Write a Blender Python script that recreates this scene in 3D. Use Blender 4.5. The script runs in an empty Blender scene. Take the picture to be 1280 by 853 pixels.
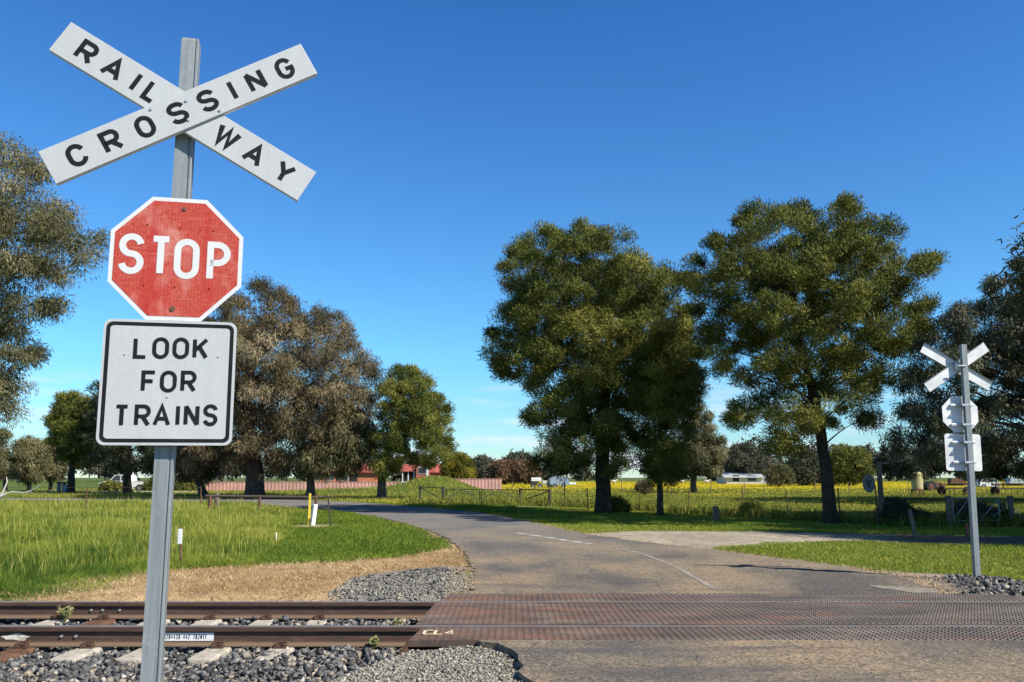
import bpy, bmesh, math, random
import numpy as np
from mathutils import Vector, Matrix

R = math.radians
S = bpy.context.scene
col = S.collection

# ------------------------------------------------------------------ camera, sky, sun, exposure
F = 1080.0                                   # focal length in photo pixels (photo is 1280 x 853)
CX, CY, HY = 640.0, 426.5, 597.0             # centre, horizon row
CAM = np.array([0.0, 0.0, 1.42])
TH = math.atan((HY - CY) / F)
cd = bpy.data.cameras.new('camera'); cam = bpy.data.objects.new('camera', cd); col.objects.link(cam)
cam.location = CAM; cam.rotation_euler = (R(90) + TH, 0, 0)
cd.sensor_width = 36; cd.lens = 36 * F / 1280; cd.clip_start = 0.05; cd.clip_end = 9000
S.camera = cam

SUN_EL, SUN_AZ = R(42), R(123)               # azimuth clockwise from +Y: right and a little behind the camera
sd = Vector((math.sin(SUN_AZ) * math.cos(SUN_EL), math.cos(SUN_AZ) * math.cos(SUN_EL), math.sin(SUN_EL)))
W = bpy.data.worlds.new('World'); S.world = W; W.use_nodes = True
wn, wl = W.node_tree.nodes, W.node_tree.links
wn.clear()
sky = wn.new('ShaderNodeTexSky'); sky.sky_type = 'NISHITA'; sky.sun_disc = False
sky.sun_elevation = SUN_EL; sky.sun_rotation = SUN_AZ
sky.air_density = 1.0; sky.dust_density = 0.0; sky.ozone_density = 1.6; sky.altitude = 200
hs = wn.new('ShaderNodeHueSaturation'); hs.inputs['Saturation'].default_value = 1.0; hs.inputs['Value'].default_value = 1.0
hs.inputs['Hue'].default_value = 0.5
wl.new(sky.outputs[0], hs.inputs['Color'])
tc = wn.new('ShaderNodeTexCoord')
sz0 = wn.new('ShaderNodeSeparateXYZ'); wl.new(tc.outputs['Generated'], sz0.inputs[0])
gr = wn.new('ShaderNodeValToRGB'); gr.color_ramp.elements[0].position = 0.0; gr.color_ramp.elements[0].color = (.62, .85, 1.02, 1)
gr.color_ramp.elements[1].position = 1.0; gr.color_ramp.elements[1].color = (.12, .24, .36, 1)
e_ = gr.color_ramp.elements.new(.66); e_.color = (.17, .36, .58, 1)
e_ = gr.color_ramp.elements.new(.50); e_.color = (.31, .80, 1.38, 1)
e_ = gr.color_ramp.elements.new(.14); e_.color = (.52, 1.06, 1.40, 1)
wl.new(sz0.outputs['Z'], gr.inputs[0])
tint_ = wn.new('ShaderNodeMixRGB'); tint_.blend_type = 'MULTIPLY'; tint_.inputs[0].default_value = 1.0
wl.new(hs.outputs[0], tint_.inputs[1]); wl.new(gr.outputs[0], tint_.inputs[2])
mp = wn.new('ShaderNodeMapping'); mp.inputs['Scale'].default_value = (5.5, 5.5, 42)
wl.new(tc.outputs['Generated'], mp.inputs['Vector'])
cn = wn.new('ShaderNodeTexNoise'); cn.inputs['Scale'].default_value = 1.6; cn.inputs['Detail'].default_value = 6
wl.new(mp.outputs[0], cn.inputs['Vector'])
cr_ = wn.new('ShaderNodeMapRange'); cr_.inputs['From Min'].default_value = 0.5; cr_.inputs['From Max'].default_value = 0.66
wl.new(cn.outputs['Fac'], cr_.inputs['Value'])
sx = wn.new('ShaderNodeSeparateXYZ'); wl.new(tc.outputs['Generated'], sx.inputs[0])
lo = wn.new('ShaderNodeMapRange'); lo.inputs['From Min'].default_value = 0.12; lo.inputs['From Max'].default_value = 0.03
wl.new(sx.outputs['Z'], lo.inputs['Value'])
mu = wn.new('ShaderNodeMath'); mu.operation = 'MULTIPLY'; wl.new(cr_.outputs[0], mu.inputs[0]); wl.new(lo.outputs[0], mu.inputs[1])
mu2 = wn.new('ShaderNodeMath'); mu2.operation = 'MULTIPLY'; mu2.inputs[1].default_value = 0.95; wl.new(mu.outputs[0], mu2.inputs[0])
mx = wn.new('ShaderNodeMixRGB'); mx.inputs['Color2'].default_value = (7.0, 7.6, 8.4, 1)
wl.new(mu2.outputs[0], mx.inputs['Fac']); wl.new(tint_.outputs[0], mx.inputs['Color1'])
bg = wn.new('ShaderNodeBackground'); bg.inputs['Strength'].default_value = 0.09
wo = wn.new('ShaderNodeOutputWorld'); wl.new(mx.outputs[0], bg.inputs['Color']); wl.new(bg.outputs[0], wo.inputs['Surface'])
sl = bpy.data.lights.new('sun', 'SUN'); sl.energy = 5.0; sl.angle = R(0.53); sl.color = (1.0, 0.95, 0.86)
so = bpy.data.objects.new('sun', sl); col.objects.link(so); so.rotation_euler = sd.to_track_quat('Z', 'Y').to_euler()
so.location = (30, -20, 40)
S.view_settings.view_transform = 'Standard'; S.view_settings.look = 'None'
S.view_settings.exposure = 0.5; S.view_settings.gamma = 1; S.view_settings.use_curve_mapping = False
S.render.engine = 'CYCLES'
S.cycles.max_bounces = 5; S.cycles.diffuse_bounces = 2; S.cycles.glossy_bounces = 2; S.cycles.transmission_bounces = 3
S.cycles.transparent_max_bounces = 4

# ------------------------------------------------------------------ geometry helpers
rng = np.random.default_rng(7)
random.seed(7)

def ray(px, py):
    u = (px - CX) / F; v = -(py - CY) / F
    return np.array([u, math.cos(TH) - v * math.sin(TH), math.sin(TH) + v * math.cos(TH)])
def P(px, py, d):                            # the point of a photo pixel at distance d in front of the camera
    r = ray(px, py); return CAM + r * (d / r[1])
def G(px, py, z=0.0):                        # the ground point under a photo pixel
    r = ray(px, py); return CAM + r * ((z - CAM[2]) / r[2])
def GP(pts, z=0.0): return np.array([G(a, b, z)[:2] for a, b in pts])

def inside(poly, X, Y):
    c = np.zeros(X.shape, bool); n = len(poly)
    for i in range(n):
        x1, y1 = poly[i]; x2, y2 = poly[(i + 1) % n]
        if y1 == y2: continue
        k = ((y1 > Y) != (y2 > Y)) & (X < (x2 - x1) * (Y - y1) / (y2 - y1) + x1)
        c ^= k
    return c
def edge_dist(poly, X, Y):
    d = np.full(X.shape, 1e9); n = len(poly)
    for i in range(n):
        a = np.array(poly[i]); b = np.array(poly[(i + 1) % n]); e = b - a; l2 = max(e @ e, 1e-12)
        t = np.clip(((X - a[0]) * e[0] + (Y - a[1]) * e[1]) / l2, 0, 1)
        d = np.minimum(d, np.hypot(X - a[0] - t * e[0], Y - a[1] - t * e[1]))
    return d
def signed(poly, X, Y):
    d = edge_dist(poly, X, Y); return np.where(inside(poly, X, Y), d, -d)
def sstep(a, b, x):
    t = np.clip((x - a) / (b - a), 0, 1); return t * t * (3 - 2 * t)
_ph = rng.uniform(0, 6.28, (8, 2)); _dr = rng.uniform(0, 6.28, 8)
def wob(X, Y, s):                            # smooth pseudo noise, about -1..1
    o = 0
    for i in range(8):
        k = (1 + 0.6 * i) / s
        o = o + np.sin(k * (X * math.cos(_dr[i]) + Y * math.sin(_dr[i])) + _ph[i, 0]) * np.cos(k * .7 * (X * math.sin(_dr[i]) - Y * math.cos(_dr[i])) + _ph[i, 1]) / (1 + .35 * i)
    return o / 2.2

def np_mesh(name, V, faces, mat, parent=None, tint=None, colr=None, smooth=False, loc=None):
    """faces: list of (M,k) int arrays"""
    me = bpy.data.meshes.new(name)
    V = np.asarray(V, np.float32)
    me.vertices.add(len(V)); me.vertices.foreach_set('co', V.ravel())
    lt = np.concatenate([np.full(len(f), f.shape[1], np.int32) for f in faces])
    li = np.concatenate([f.ravel() for f in faces]).astype(np.int32)
    ls = np.concatenate([[0], np.cumsum(lt)[:-1]]).astype(np.int32)
    me.loops.add(len(li)); me.loops.foreach_set('vertex_index', li)
    me.polygons.add(len(lt)); me.polygons.foreach_set('loop_start', ls); me.polygons.foreach_set('loop_total', lt)
    if smooth: me.polygons.foreach_set('use_smooth', np.ones(len(lt), bool))
    if tint is not None:
        me.attributes.new('tint', 'FLOAT', 'POINT').data.foreach_set('value', np.asarray(tint, np.float32))
    if colr is not None:
        c = np.ones((len(V), 4), np.float32); c[:, :3] = colr
        me.attributes.new('albedo', 'FLOAT_COLOR', 'POINT').data.foreach_set('color', c.ravel())
    me.update(calc_edges=True)
    me.materials.append(mat)
    o = bpy.data.objects.new(name, me); col.objects.link(o)
    if loc is not None: o.location = loc
    if parent: o.parent = parent
    return o

class MB:
    """collects shapes, links them as one mesh"""
    def __init__(s): s.v = []; s.f = []
    def add(s, vs, fs, M=None):
        k = len(s.v)
        for v in vs:
            v = Vector(v)
            s.v.append(M @ v if M is not None else v)
        s.f += [tuple(i + k for i in f) for f in fs]; return s
    def box(s, c, d, M=None, bev=0):
        x, y, z = [q / 2 for q in d]
        if bev <= 0:
            vs = [(c[0] + a * x, c[1] + b * y, c[2] + e * z) for a in (-1, 1) for b in (-1, 1) for e in (-1, 1)]
            return s.add(vs, [(0, 1, 3, 2), (4, 6, 7, 5), (0, 4, 5, 1), (2, 3, 7, 6), (0, 2, 6, 4), (1, 5, 7, 3)], M)
        bm = bmesh.new(); bmesh.ops.create_cube(bm, size=1)
        for v in bm.verts: v.co = Vector((v.co.x * d[0], v.co.y * d[1], v.co.z * d[2]))
        bmesh.ops.bevel(bm, geom=bm.edges[:], offset=bev, segments=2, affect='EDGES', profile=.5)
        for v in bm.verts: v.co += Vector(c)
        return s.bm(bm, M)
    def bm(s, bm, M=None):
        bm.verts.index_update()
        s.add([v.co.copy() for v in bm.verts], [tuple(v.index for v in f.verts) for f in bm.faces], M); bm.free(); return s
    def prism(s, pts, z0, z1, M=None):       # outline in local XY, thickness along local Z
        n = len(pts)
        vs = [(x, y, z0) for x, y in pts] + [(x, y, z1) for x, y in pts]
        fs = [tuple(range(n))[::-1], tuple(range(n, 2 * n))] + [(i, (i + 1) % n, n + (i + 1) % n, n + i) for i in range(n)]
        return s.add(vs, fs, M)
    def tube(s, pts, rad, n=8, cap=True):
        pts = [Vector(p) for p in pts]; m = len(pts)
        if not hasattr(rad, '__len__'): rad = [rad] * m
        up = Vector((0.13, 0.31, 1)).normalized(); k = len(s.v)
        for i, p in enumerate(pts):
            t = (pts[min(i + 1, m - 1)] - pts[max(i - 1, 0)]).normalized()
            a = t.cross(up)
            if a.length < .05: a = t.cross(Vector((1, 0, 0)))
            a.normalize(); b = t.cross(a)
            for j in range(n):
                w = 2 * math.pi * j / n
                s.v.append(p + (a * math.cos(w) + b * math.sin(w)) * rad[i])
        for i in range(m - 1):
            for j in range(n):
                s.f.append((k + i * n + j, k + i * n + (j + 1) % n, k + (i + 1) * n + (j + 1) % n, k + (i + 1) * n + j))
        if cap:
            s.f.append(tuple(k + j for j in range(n))[::-1]); s.f.append(tuple(k + (m - 1) * n + j for j in range(n)))
        return s
    def cyl(s, a, b, r, n=12): return s.tube([a, b], r, n)
    def ball(s, c, r, sc=(1, 1, 1), sub=2):
        bm = bmesh.new(); bmesh.ops.create_icosphere(bm, subdivisions=sub, radius=r)
        for v in bm.verts: v.co = Vector((v.co.x * sc[0] + c[0], v.co.y * sc[1] + c[1], v.co.z * sc[2] + c[2]))
        return s.bm(bm)
    def build(s, name, mat, parent=None, smooth=False, loc=(0, 0, 0)):
        me = bpy.data.meshes.new(name); me.from_pydata([tuple(v) for v in s.v], [], s.f); me.update()
        bm = bmesh.new(); bm.from_mesh(me); bmesh.ops.recalc_face_normals(bm, faces=bm.faces); bm.to_mesh(me); bm.free()
        if smooth:
            me.polygons.foreach_set('use_smooth', np.ones(len(me.polygons), bool))
        me.materials.append(mat)
        o = bpy.data.objects.new(name, me); col.objects.link(o); o.location = loc
        if parent: o.parent = parent
        return o

def tag(o, label=None, cat=None, group=None, kind=None):
    if label: o['label'] = label
    if cat: o['category'] = cat
    if group: o['group'] = group
    if kind: o['kind'] = kind
    return o
def empty(name, loc, label, cat, group=None, rz=0.0):
    o = bpy.data.objects.new(name, None); col.objects.link(o); o.location = loc; o.rotation_euler = (0, 0, rz)
    o.empty_display_size = .2
    return tag(o, label, cat, group)

# ------------------------------------------------------------------ materials
def newmat(name):
    m = bpy.data.materials.new(name); m.use_nodes = True
    nt = m.node_tree; return m, nt.nodes, nt.links, nt.nodes['Principled BSDF']
def noise(n, l, vec, scale, detail=4, rough=.55):
    t = n.new('ShaderNodeTexNoise'); t.inputs['Scale'].default_value = scale; t.inputs['Detail'].default_value = detail
    t.inputs['Roughness'].default_value = rough
    if vec is not None: l.new(vec, t.inputs['Vector'])
    return t.outputs['Fac']
def rampf(n, l, fac, stops):
    r = n.new('ShaderNodeValToRGB'); e = r.color_ramp.elements
    while len(e) < len(stops): e.new(.5)
    for k, (p, c) in enumerate(stops):
        e[k].position = p; e[k].color = (c[0], c[1], c[2], 1) if hasattr(c, '__len__') else (c, c, c, 1)
    l.new(fac, r.inputs[0]); return r.outputs[0]
def mixc(n, l, fac, a, b, mode='MIX'):
    m = n.new('ShaderNodeMixRGB'); m.blend_type = mode
    for s_, k in ((fac, 0), (a, 1), (b, 2)):
        if hasattr(s_, 'is_output') or isinstance(s_, bpy.types.NodeSocket): l.new(s_, m.inputs[k])
        elif k == 0: m.inputs[0].default_value = s_
        else: m.inputs[k].default_value = (*s_, 1)
    return m.outputs[0]
def mapr(n, l, v, a, b, c=0, d=1):
    m = n.new('ShaderNodeMapRange'); l.new(v, m.inputs[0])
    for k, q in zip((1, 2, 3, 4), (a, b, c, d)): m.inputs[k].default_value = q
    return m.outputs[0]
def math_(n, l, op, a, b=None):
    m = n.new('ShaderNodeMath'); m.operation = op
    for k, s_ in enumerate((a, b)):
        if s_ is None: continue
        if isinstance(s_, bpy.types.NodeSocket): l.new(s_, m.inputs[k])
        else: m.inputs[k].default_value = s_
    return m.outputs[0]
def bump(n, l, p, h, strength, dist):
    b = n.new('ShaderNodeBump'); b.inputs['Strength'].default_value = strength; b.inputs['Distance'].default_value = dist
    l.new(h, b.inputs['Height']); l.new(b.outputs[0], p.inputs['Normal'])
def ocoord(n): return n.new('ShaderNodeTexCoord').outputs['Object']
def mapped(n, l, vec, sc, rot=(0, 0, 0)):
    m = n.new('ShaderNodeMapping'); m.inputs['Scale'].default_value = sc; m.inputs['Rotation'].default_value = rot
    l.new(vec, m.inputs[0]); return m.outputs[0]

def plain(name, c, rough=.6, metal=0.0, var=.25, scale=6.0, c2=None, bumps=0.0, spec=.4):
    m, n, l, p = newmat(name); v = ocoord(n)
    f = noise(n, l, v, scale, 6)
    a = c2 if c2 else tuple(q * (1 - var) for q in c); b = c if c2 else tuple(min(q * (1 + var * .6), 1) for q in c)
    l.new(rampf(n, l, f, [(.32, a), (.68, b)]), p.inputs['Base Color'])
    p.inputs['Roughness'].default_value = rough; p.inputs['Metallic'].default_value = metal
    p.inputs['Specular IOR Level'].default_value = spec
    if bumps: bump(n, l, p, noise(n, l, v, scale * 4, 5), bumps, .01)
    return m

def leafmat(name, stops, rough=.55, trans=.18, spec=.12):
    spec = min(spec, .14)
    m, n, l, p = newmat(name)
    a = n.new('ShaderNodeAttribute'); a.attribute_name = 'tint'
    c = rampf(n, l, a.outputs['Fac'], stops)
    l.new(c, p.inputs['Base Color']); p.inputs['Roughness'].default_value = rough; p.inputs['Specular IOR Level'].default_value = spec
    t = n.new('ShaderNodeBsdfTranslucent'); l.new(c, t.inputs['Color'])
    mxs = n.new('ShaderNodeMixShader'); mxs.inputs[0].default_value = trans
    l.new(p.outputs[0], mxs.inputs[1]); l.new(t.outputs[0], mxs.inputs[2])
    l.new(mxs.outputs[0], n['Material Output'].inputs['Surface'])
    return m

M = {}
M['galv'] = plain('galvanised_steel', (.235, .26, .265), .5, .2, .16, 9, spec=.4)
M['galv_bright'] = plain('galvanised_bracket', (.55, .56, .56), .4, .5, .15, 20)
M['dark_steel'] = plain('dark_steel', (.07, .055, .045), .7, .2, .4, 12)
M['rust'] = plain('rusty_steel', (.17, .085, .05), .8, .2, .45, 14, bumps=.3)
M['wood'] = plain('weathered_wood', (.16, .13, .1), .85, 0, .4, 9, bumps=.4)
M['white_paint'] = plain('white_paint', (.78, .78, .76), .5, 0, .12, 10)
M['yellow_paint'] = plain('yellow_paint', (.62, .46, .04), .6, 0, .25, 8)
M['black_paint'] = plain('black_sheeting', (.013, .014, .015), .7, 0, .3, 30, spec=.15)
M['rubber'] = plain('tyre_rubber', (.02, .02, .02), .8, 0, .2, 10)
M['glass'] = plain('window_glass', (.03, .04, .05), .08, 0, .1, 3, spec=.8)
M['red_paint'] = plain('red_paint', (.45, .05, .03), .5, 0, .2, 6)
M['concrete'] = plain('sleeper_concrete', (.46, .41, .33), .9, 0, .3, 14, bumps=.5)
M['clip'] = plain('clip_rust', (.1, .055, .035), .85, .2, .4, 40)
M['wire'] = plain('fence_wire', (.16, .13, .11), .6, .6, .2, 10)
M['brick_red'] = plain('red_brick', (.42, .12, .08), .85, 0, .15, 3)
M['roof_red'] = plain('red_roof_tile', (.46, .12, .09), .8, 0, .18, 2)
M['pink_fence'] = plain('pink_sheet_fence', (.58, .32, .26), .7, 0, .2, .8)
M['orange'] = plain('orange_brick', (.6, .2, .09), .8, 0, .2, 1.2)
M['cream'] = plain('cream_paint', (.62, .57, .46), .7, 0, .15, 1.5)
M['white_roof'] = plain('white_sheet_roof', (.5, .52, .54), .4, .1, .1, .7)
M['blue_tarp'] = plain('blue_grey_sheet', (.28, .36, .44), .5, 0, .2, 2)
M['bark_pine'] = plain('pine_bark', (.055, .04, .03), .95, 0, .5, 7, bumps=.8)
M['bark_gum'] = plain('gum_bark', (.10, .078, .062), .95, 0, .5, 4, bumps=.6)
M['dead_wood'] = plain('bleached_wood', (.62, .58, .52), .8, 0, .15, 12)
M['shadow_dark'] = plain('dark_opening', (.03, .025, .025), .8, 0, .2, 3)
M['kerb'] = plain('pale_kerb', (.5, .46, .4), .9, 0, .2, 3)
M['tank'] = plain('pale_yellow_tank', (.48, .42, .2), .6, 0, .2, 2)

m, n, l, p = newmat('weathered_galvanised_post'); v = ocoord(n)
f = noise(n, l, mapped(n, l, v, (26, 26, 1.2)), 1.6, 7, .65); f2 = noise(n, l, v, 16, 5, .7)
c = rampf(n, l, f, [(.3, (.16, .175, .175)), (.5, (.235, .258, .262)), (.75, (.31, .33, .33))])
c = mixc(n, l, mapr(n, l, f2, .56, .72, 0, .5), c, (.40, .41, .40))
l.new(c, p.inputs['Base Color']); p.inputs['Roughness'].default_value = .55; p.inputs['Metallic'].default_value = .2
M['galv_post'] = m
def sheeting(name, base, dark, cell=170.0, stripes=0.0, wear=0.0):
    """retroreflective sign sheeting: fine cells, faint streaks"""
    m, n, l, p = newmat(name); v = ocoord(n)
    vo = n.new('ShaderNodeTexVoronoi'); vo.inputs['Scale'].default_value = cell; vo.feature = 'F1'
    l.new(v, vo.inputs['Vector'])
    f = mapr(n, l, vo.outputs['Distance'], .25, .75)
    c = mixc(n, l, f, base, dark)
    st = noise(n, l, mapped(n, l, v, (9, 9, .9)), 2.2, 6)
    c = mixc(n, l, mapr(n, l, st, .38, .72, 0, .35), c, tuple(q * .72 for q in base))
    if stripes:
        wv = n.new('ShaderNodeTexWave'); wv.inputs['Scale'].default_value = stripes; wv.bands_direction = 'X'
        wv.inputs['Distortion'].default_value = .4
        l.new(v, wv.inputs['Vector'])
        c = mixc(n, l, mapr(n, l, wv.outputs['Fac'], .3, .9, 0, .55), c, dark)
    if wear:
        sc = noise(n, l, mapped(n, l, v, (1, 1, 1), (0, .5, 0)), 7, 8, .7)
        c = mixc(n, l, mapr(n, l, sc, .5, .75, 0, wear), c, (.66, .3, .25))
        s2 = noise(n, l, mapped(n, l, v, (11, 5, 1.1)), 1.4, 3)
        c = mixc(n, l, mapr(n, l, s2, .5, .7, 0, .75), c, (.42, .02, .012))
        s3 = noise(n, l, mapped(n, l, v, (1.2, 3, 24), (0, -.45, 0)), 3.2, 5, .7)
        c = mixc(n, l, mapr(n, l, s3, .6, .76, 0, .45), c, (.72, .42, .36))
    l.new(c, p.inputs['Base Color']); p.inputs['Roughness'].default_value = .45; p.inputs['Specular IOR Level'].default_value = .35
    return m
M['sheet_white'] = sheeting('white_reflective_sheeting', (.535, .54, .53), (.43, .44, .445), 300)
M['sheet_white2'] = sheeting('white_letter_sheeting', (.72, .72, .7), (.6, .6, .59), 330)
M['sheet_red'] = sheeting('faded_red_sheeting', (.56, .10, .06), (.40, .038, .024), 150, 22, .85)
M['alu_back'] = plain('bare_aluminium_back', (.74, .735, .71), .5, 0, .2, 5)

# ------------------------------------------------------------------ zones of the ground (plan outlines)
Y_NEAR0, Y_NEAR1 = G(640, 800)[1], G(640, 786.5)[1]       # crossing panels, near strip
RAIL_N, RAIL_F = G(640, 783)[1], G(640, 752.5)[1]         # rail centre lines
Y_FAR1 = G(640, 742)[1]
XL = -0.98                                                # left end of the panels
# road outline, photo points on the flat ground
road_left = [(582, 742.5), (590, 727), (592, 712), (584, 696), (574, 684), (556, 671), (532, 662), (500, 652.5), (470, 646), (440, 641), (410, 637), (380, 635), (340, 633.5)]
road_far = [(330, 623.5), (380, 625.2), (430, 627.3), (480, 630), (540, 635), (600, 641), (630, 646), (664, 653), (700, 661), (735, 668), (790, 676), (870, 684.5), (960, 696), (1020, 703.5), (1080, 712), (1130, 723.5), (1160, 733), (1175, 742.5)]
RB = np.vstack([GP(road_left), [[-75, G(340, 633.5)[1] + 6]], [[-75, G(330, 623.5)[1] + 4]], GP(road_far)])
near_left = [(505, 801), (560, 800.6), (600, 802), (622, 804), (640, 812), (655, 832), (668, 853), (690, 900)]
RA = np.vstack([[[7.2, Y_NEAR0 - .012]], [[16, Y_NEAR0 - .012]], [[16, -22]], [[-.1, -22]], [[.25, 3]], GP(near_left[2:])[::-1], [[GP([(600, 802)])[0][0] - .02, Y_NEAR0 - .012]]])
drive = GP([(728, 666.5), (800, 663.3), (930, 663.3), (1040, 666), (1300, 670), (1420, 673), (1420, 690), (1290, 682), (1060, 676), (960, 677), (880, 685.5), (800, 679)])
dry = np.vstack([GP([(590, 741), (592, 712), (575, 682), (545, 688), (500, 696), (420, 702), (300, 706), (190, 713), (110, 722), (60, 741), (-60, 746)]), [[-12, RAIL_F + .9]], [[-12, RAIL_F + .2]], [[XL, RAIL_F + .2]]])
fine_gravel = np.vstack([GP([(385, 853), (430, 832), (470, 815), (505, 801), (600, 802), (640, 812), (655, 832), (668, 853)]), [[.3, 3]], [[-1.6, 3]]])
shoulder = GP([(1000, 699), (1090, 711.5), (1185, 716), (1300, 728), (1400, 748), (1180, 748), (1120, 725), (1040, 707)])
rock_r = GP([(1165, 722), (1225, 719), (1300, 730), (1400, 744), (1400, 752), (1215, 747)])
pile_f = GP([(410, 752), (412, 738), (440, 722), (490, 713), (545, 707), (590, 706), (592, 742)])

# ------------------------------------------------------------------ ground sheet
def ground_h(X, Y):
    d = np.hypot(X, Y)
    h = -.02 + .015 * wob(X, Y, 2.5) * sstep(9, 14, d) + .012 * wob(X, Y, .5) * sstep(40, 8, d)
    dip = sstep(XL + .45, XL + .15, X) * sstep(RAIL_F + .75, RAIL_F + .3, Y) * sstep(2.2, 4.5, Y)
    dip = np.maximum(dip, 0) * (1 - .95 * sstep(-.25, .15, signed(fine_gravel, X, Y)))
    h = h - .225 * dip
    h = h - .04 * sstep(XL - .3, XL + .1, X) * sstep(RAIL_F + 1.4, RAIL_F + .9, Y)
    h = h - .28 * sstep(XL - .02, XL + .1, X) * (Y > Y_NEAR0 + .12) * (Y < Y_FAR1 - .12)      # trench under the panels
    # rock heap by the far sign, low gravel bank by the left end of the panels
    h = h + .06 * sstep(-.2, .5, signed(rock_r, X, Y)) + .03 * sstep(0, .9, signed(pile_f, X, Y))
    # earth mound by the bend, long grass bank on the left
    mx_, my_ = P(545, 600, 78)[:2]
    h = h + 1.45 * np.exp(-(((X - mx_) / 3.6) ** 2 + ((Y - my_) / 4) ** 2))
    h = h + .45 * np.exp(-(((X - P(440, 600, 74)[0]) / 6.5) ** 2 + ((Y - 74) / 4) ** 2))
    h = h + .18 * sstep(14, 24, Y) * sstep(60, 40, Y) * sstep(-4, -9, X + .25 * (Y - 20))
    h = np.where(inside(RA, X, Y) | inside(RB, X, Y), np.minimum(h, -.02), h)
    return h
def axis(lo_, hi_, fine_lo, fine_hi, step, grow):
    a = list(np.arange(fine_lo, fine_hi + 1e-6, step)); s = step
    while a[-1] < hi_: s *= grow; a.append(a[-1] + s)
    s = step
    while a[0] > lo_: s *= grow; a.insert(0, a[0] - s)
    return np.array(a)
gx = axis(-2500, 2500, -9, 9, .11, 1.035); gy = axis(-60, 4000, 4.5, 16, .11, 1.03)
X, Y = np.meshgrid(gx, gy); X = X.ravel(); Y = Y.ravel()
Z = ground_h(X, Y)
def blend(a, c, w): return a * (1 - w[:, None]) + np.array(c)[None] * w[:, None]
n1 = wob(X, Y, 1.2); n2 = wob(X, Y, .35); n3 = wob(X, Y, 6)
A = np.tile(np.array([.085, .125, .022]), (len(X), 1))
A = blend(A, (.13, .15, .03), sstep(-.2, .8, n3 + .3 * n1) * .7)
field = sstep(30, 36, Y) * sstep(-6, 2, X)
A = blend(A, (.15, .17, .045), field * (.6 + .3 * np.clip(n3, -1, 1)))
straw = sstep(.25, .8, wob(X + 40, Y * 1.3, 7)) * field
A = blend(A, (.26, .21, .09), straw * .6)
A = blend(A, (.62, .50, .02), sstep(100, 125, Y) * sstep(330, 270, Y) * sstep(-4, 14, X - .02 * Y) * np.clip(.75 + .35 * wob(X, Y * .4, 16), 0, 1))
A = blend(A, (.10, .13, .035), sstep(300, 420, Y))
# worn straw-coloured edge along the road, dry strip, gravel
sr = signed(RB, X, Y)
A = blend(A, (.33, .27, .13), sstep(-.5, -.05, sr + .22 * n2) * .75)
A = blend(A, (.40, .27, .14), sstep(-.25, .25, signed(dry, X, Y) + .22 * n1 + .12 * n2))
A = blend(A, (.33, .18, .085), sstep(0, .5, signed(dry, X, Y)) * sstep(.1, .8, wob(X * .6, Y, .7)) * .7)
A = blend(A, (.38, .325, .245), sstep(-.3, .15, signed(drive, X, Y) + .25 * n1))
A = blend(A, (.15, .12, .085), sstep(-.1, .2, signed(drive, X, Y) + .2 * n1) * sstep(7.6, 9.6, X + .5 * n1))  # tree shade painted into the colour of the driveway's right end
A = blend(A, (.36, .27, .19), sstep(-.15, .2, signed(shoulder, X, Y) + .1 * n2))
A = blend(A, (.23, .215, .2), sstep(-.1, .25, signed(pile_f, X, Y) + .2 * n2))
A = blend(A, (.22, .2, .17), sstep(.9, .5, X) * (Y < RAIL_F + .6) * sstep(-4, -1.5, X) * (Y > 0))
trk = sstep(XL + .1, XL - .2, X) * sstep(RAIL_F + .42, RAIL_F + .25, Y + .12 * n1) * (Y > 2)
A = blend(A, (.11, .105, .10), trk)
A = blend(A, (.30, .27, .22), sstep(-.1, .1, signed(fine_gravel, X, Y) + .06 * n2))
A = blend(A, (.14, .13, .12), sstep(-.1, .2, signed(rock_r, X, Y)))
for (tx, ty, tr) in ((757, 640, 3.2), (1040, 652, 2.4), (392, 657, 1.1)):   # needle litter, dry patch round the markers
    c = G(tx, ty); A = blend(A, (.24, .16, .085) if tx > 500 else (.46, .36, .19), sstep(1, .35, np.hypot(X - c[0], Y - c[1]) / tr + .2 * n1) * .8)
nx, ny = len(gx), len(gy)
I = np.arange(nx * ny).reshape(ny, nx)
Fq = np.stack([I[:-1, :-1].ravel(), I[:-1, 1:].ravel(), I[1:, 1:].ravel(), I[1:, :-1].ravel()], 1)
gm, n, l, p = newmat('ground_soil')
at = n.new('ShaderNodeAttribute'); at.attribute_name = 'albedo'; v = ocoord(n)
f1 = noise(n, l, v, 30, 6, .7); f2 = noise(n, l, v, 3.1, 4); f3 = noise(n, l, v, .35, 4)
c = mixc(n, l, 1.0, at.outputs['Color'], rampf(n, l, f1, [(.3, .5), (.7, 1.45)]), 'MULTIPLY')
c = mixc(n, l, 1.0, c, rampf(n, l, f2, [(.3, .75), (.7, 1.25)]), 'MULTIPLY')
c = mixc(n, l, 1.0, c, rampf(n, l, f3, [(.3, .82), (.7, 1.18)]), 'MULTIPLY')
l.new(c, p.inputs['Base Color']); p.inputs['Roughness'].default_value = .95; p.inputs['Specular IOR Level'].default_value = .1
bump(n, l, p, math_(n, l, 'ADD', f1, f2), .7, .03)
g = np_mesh('ground', np.stack([X, Y, Z], 1), [Fq], gm, colr=A, smooth=True); tag(g, kind='structure')

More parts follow.
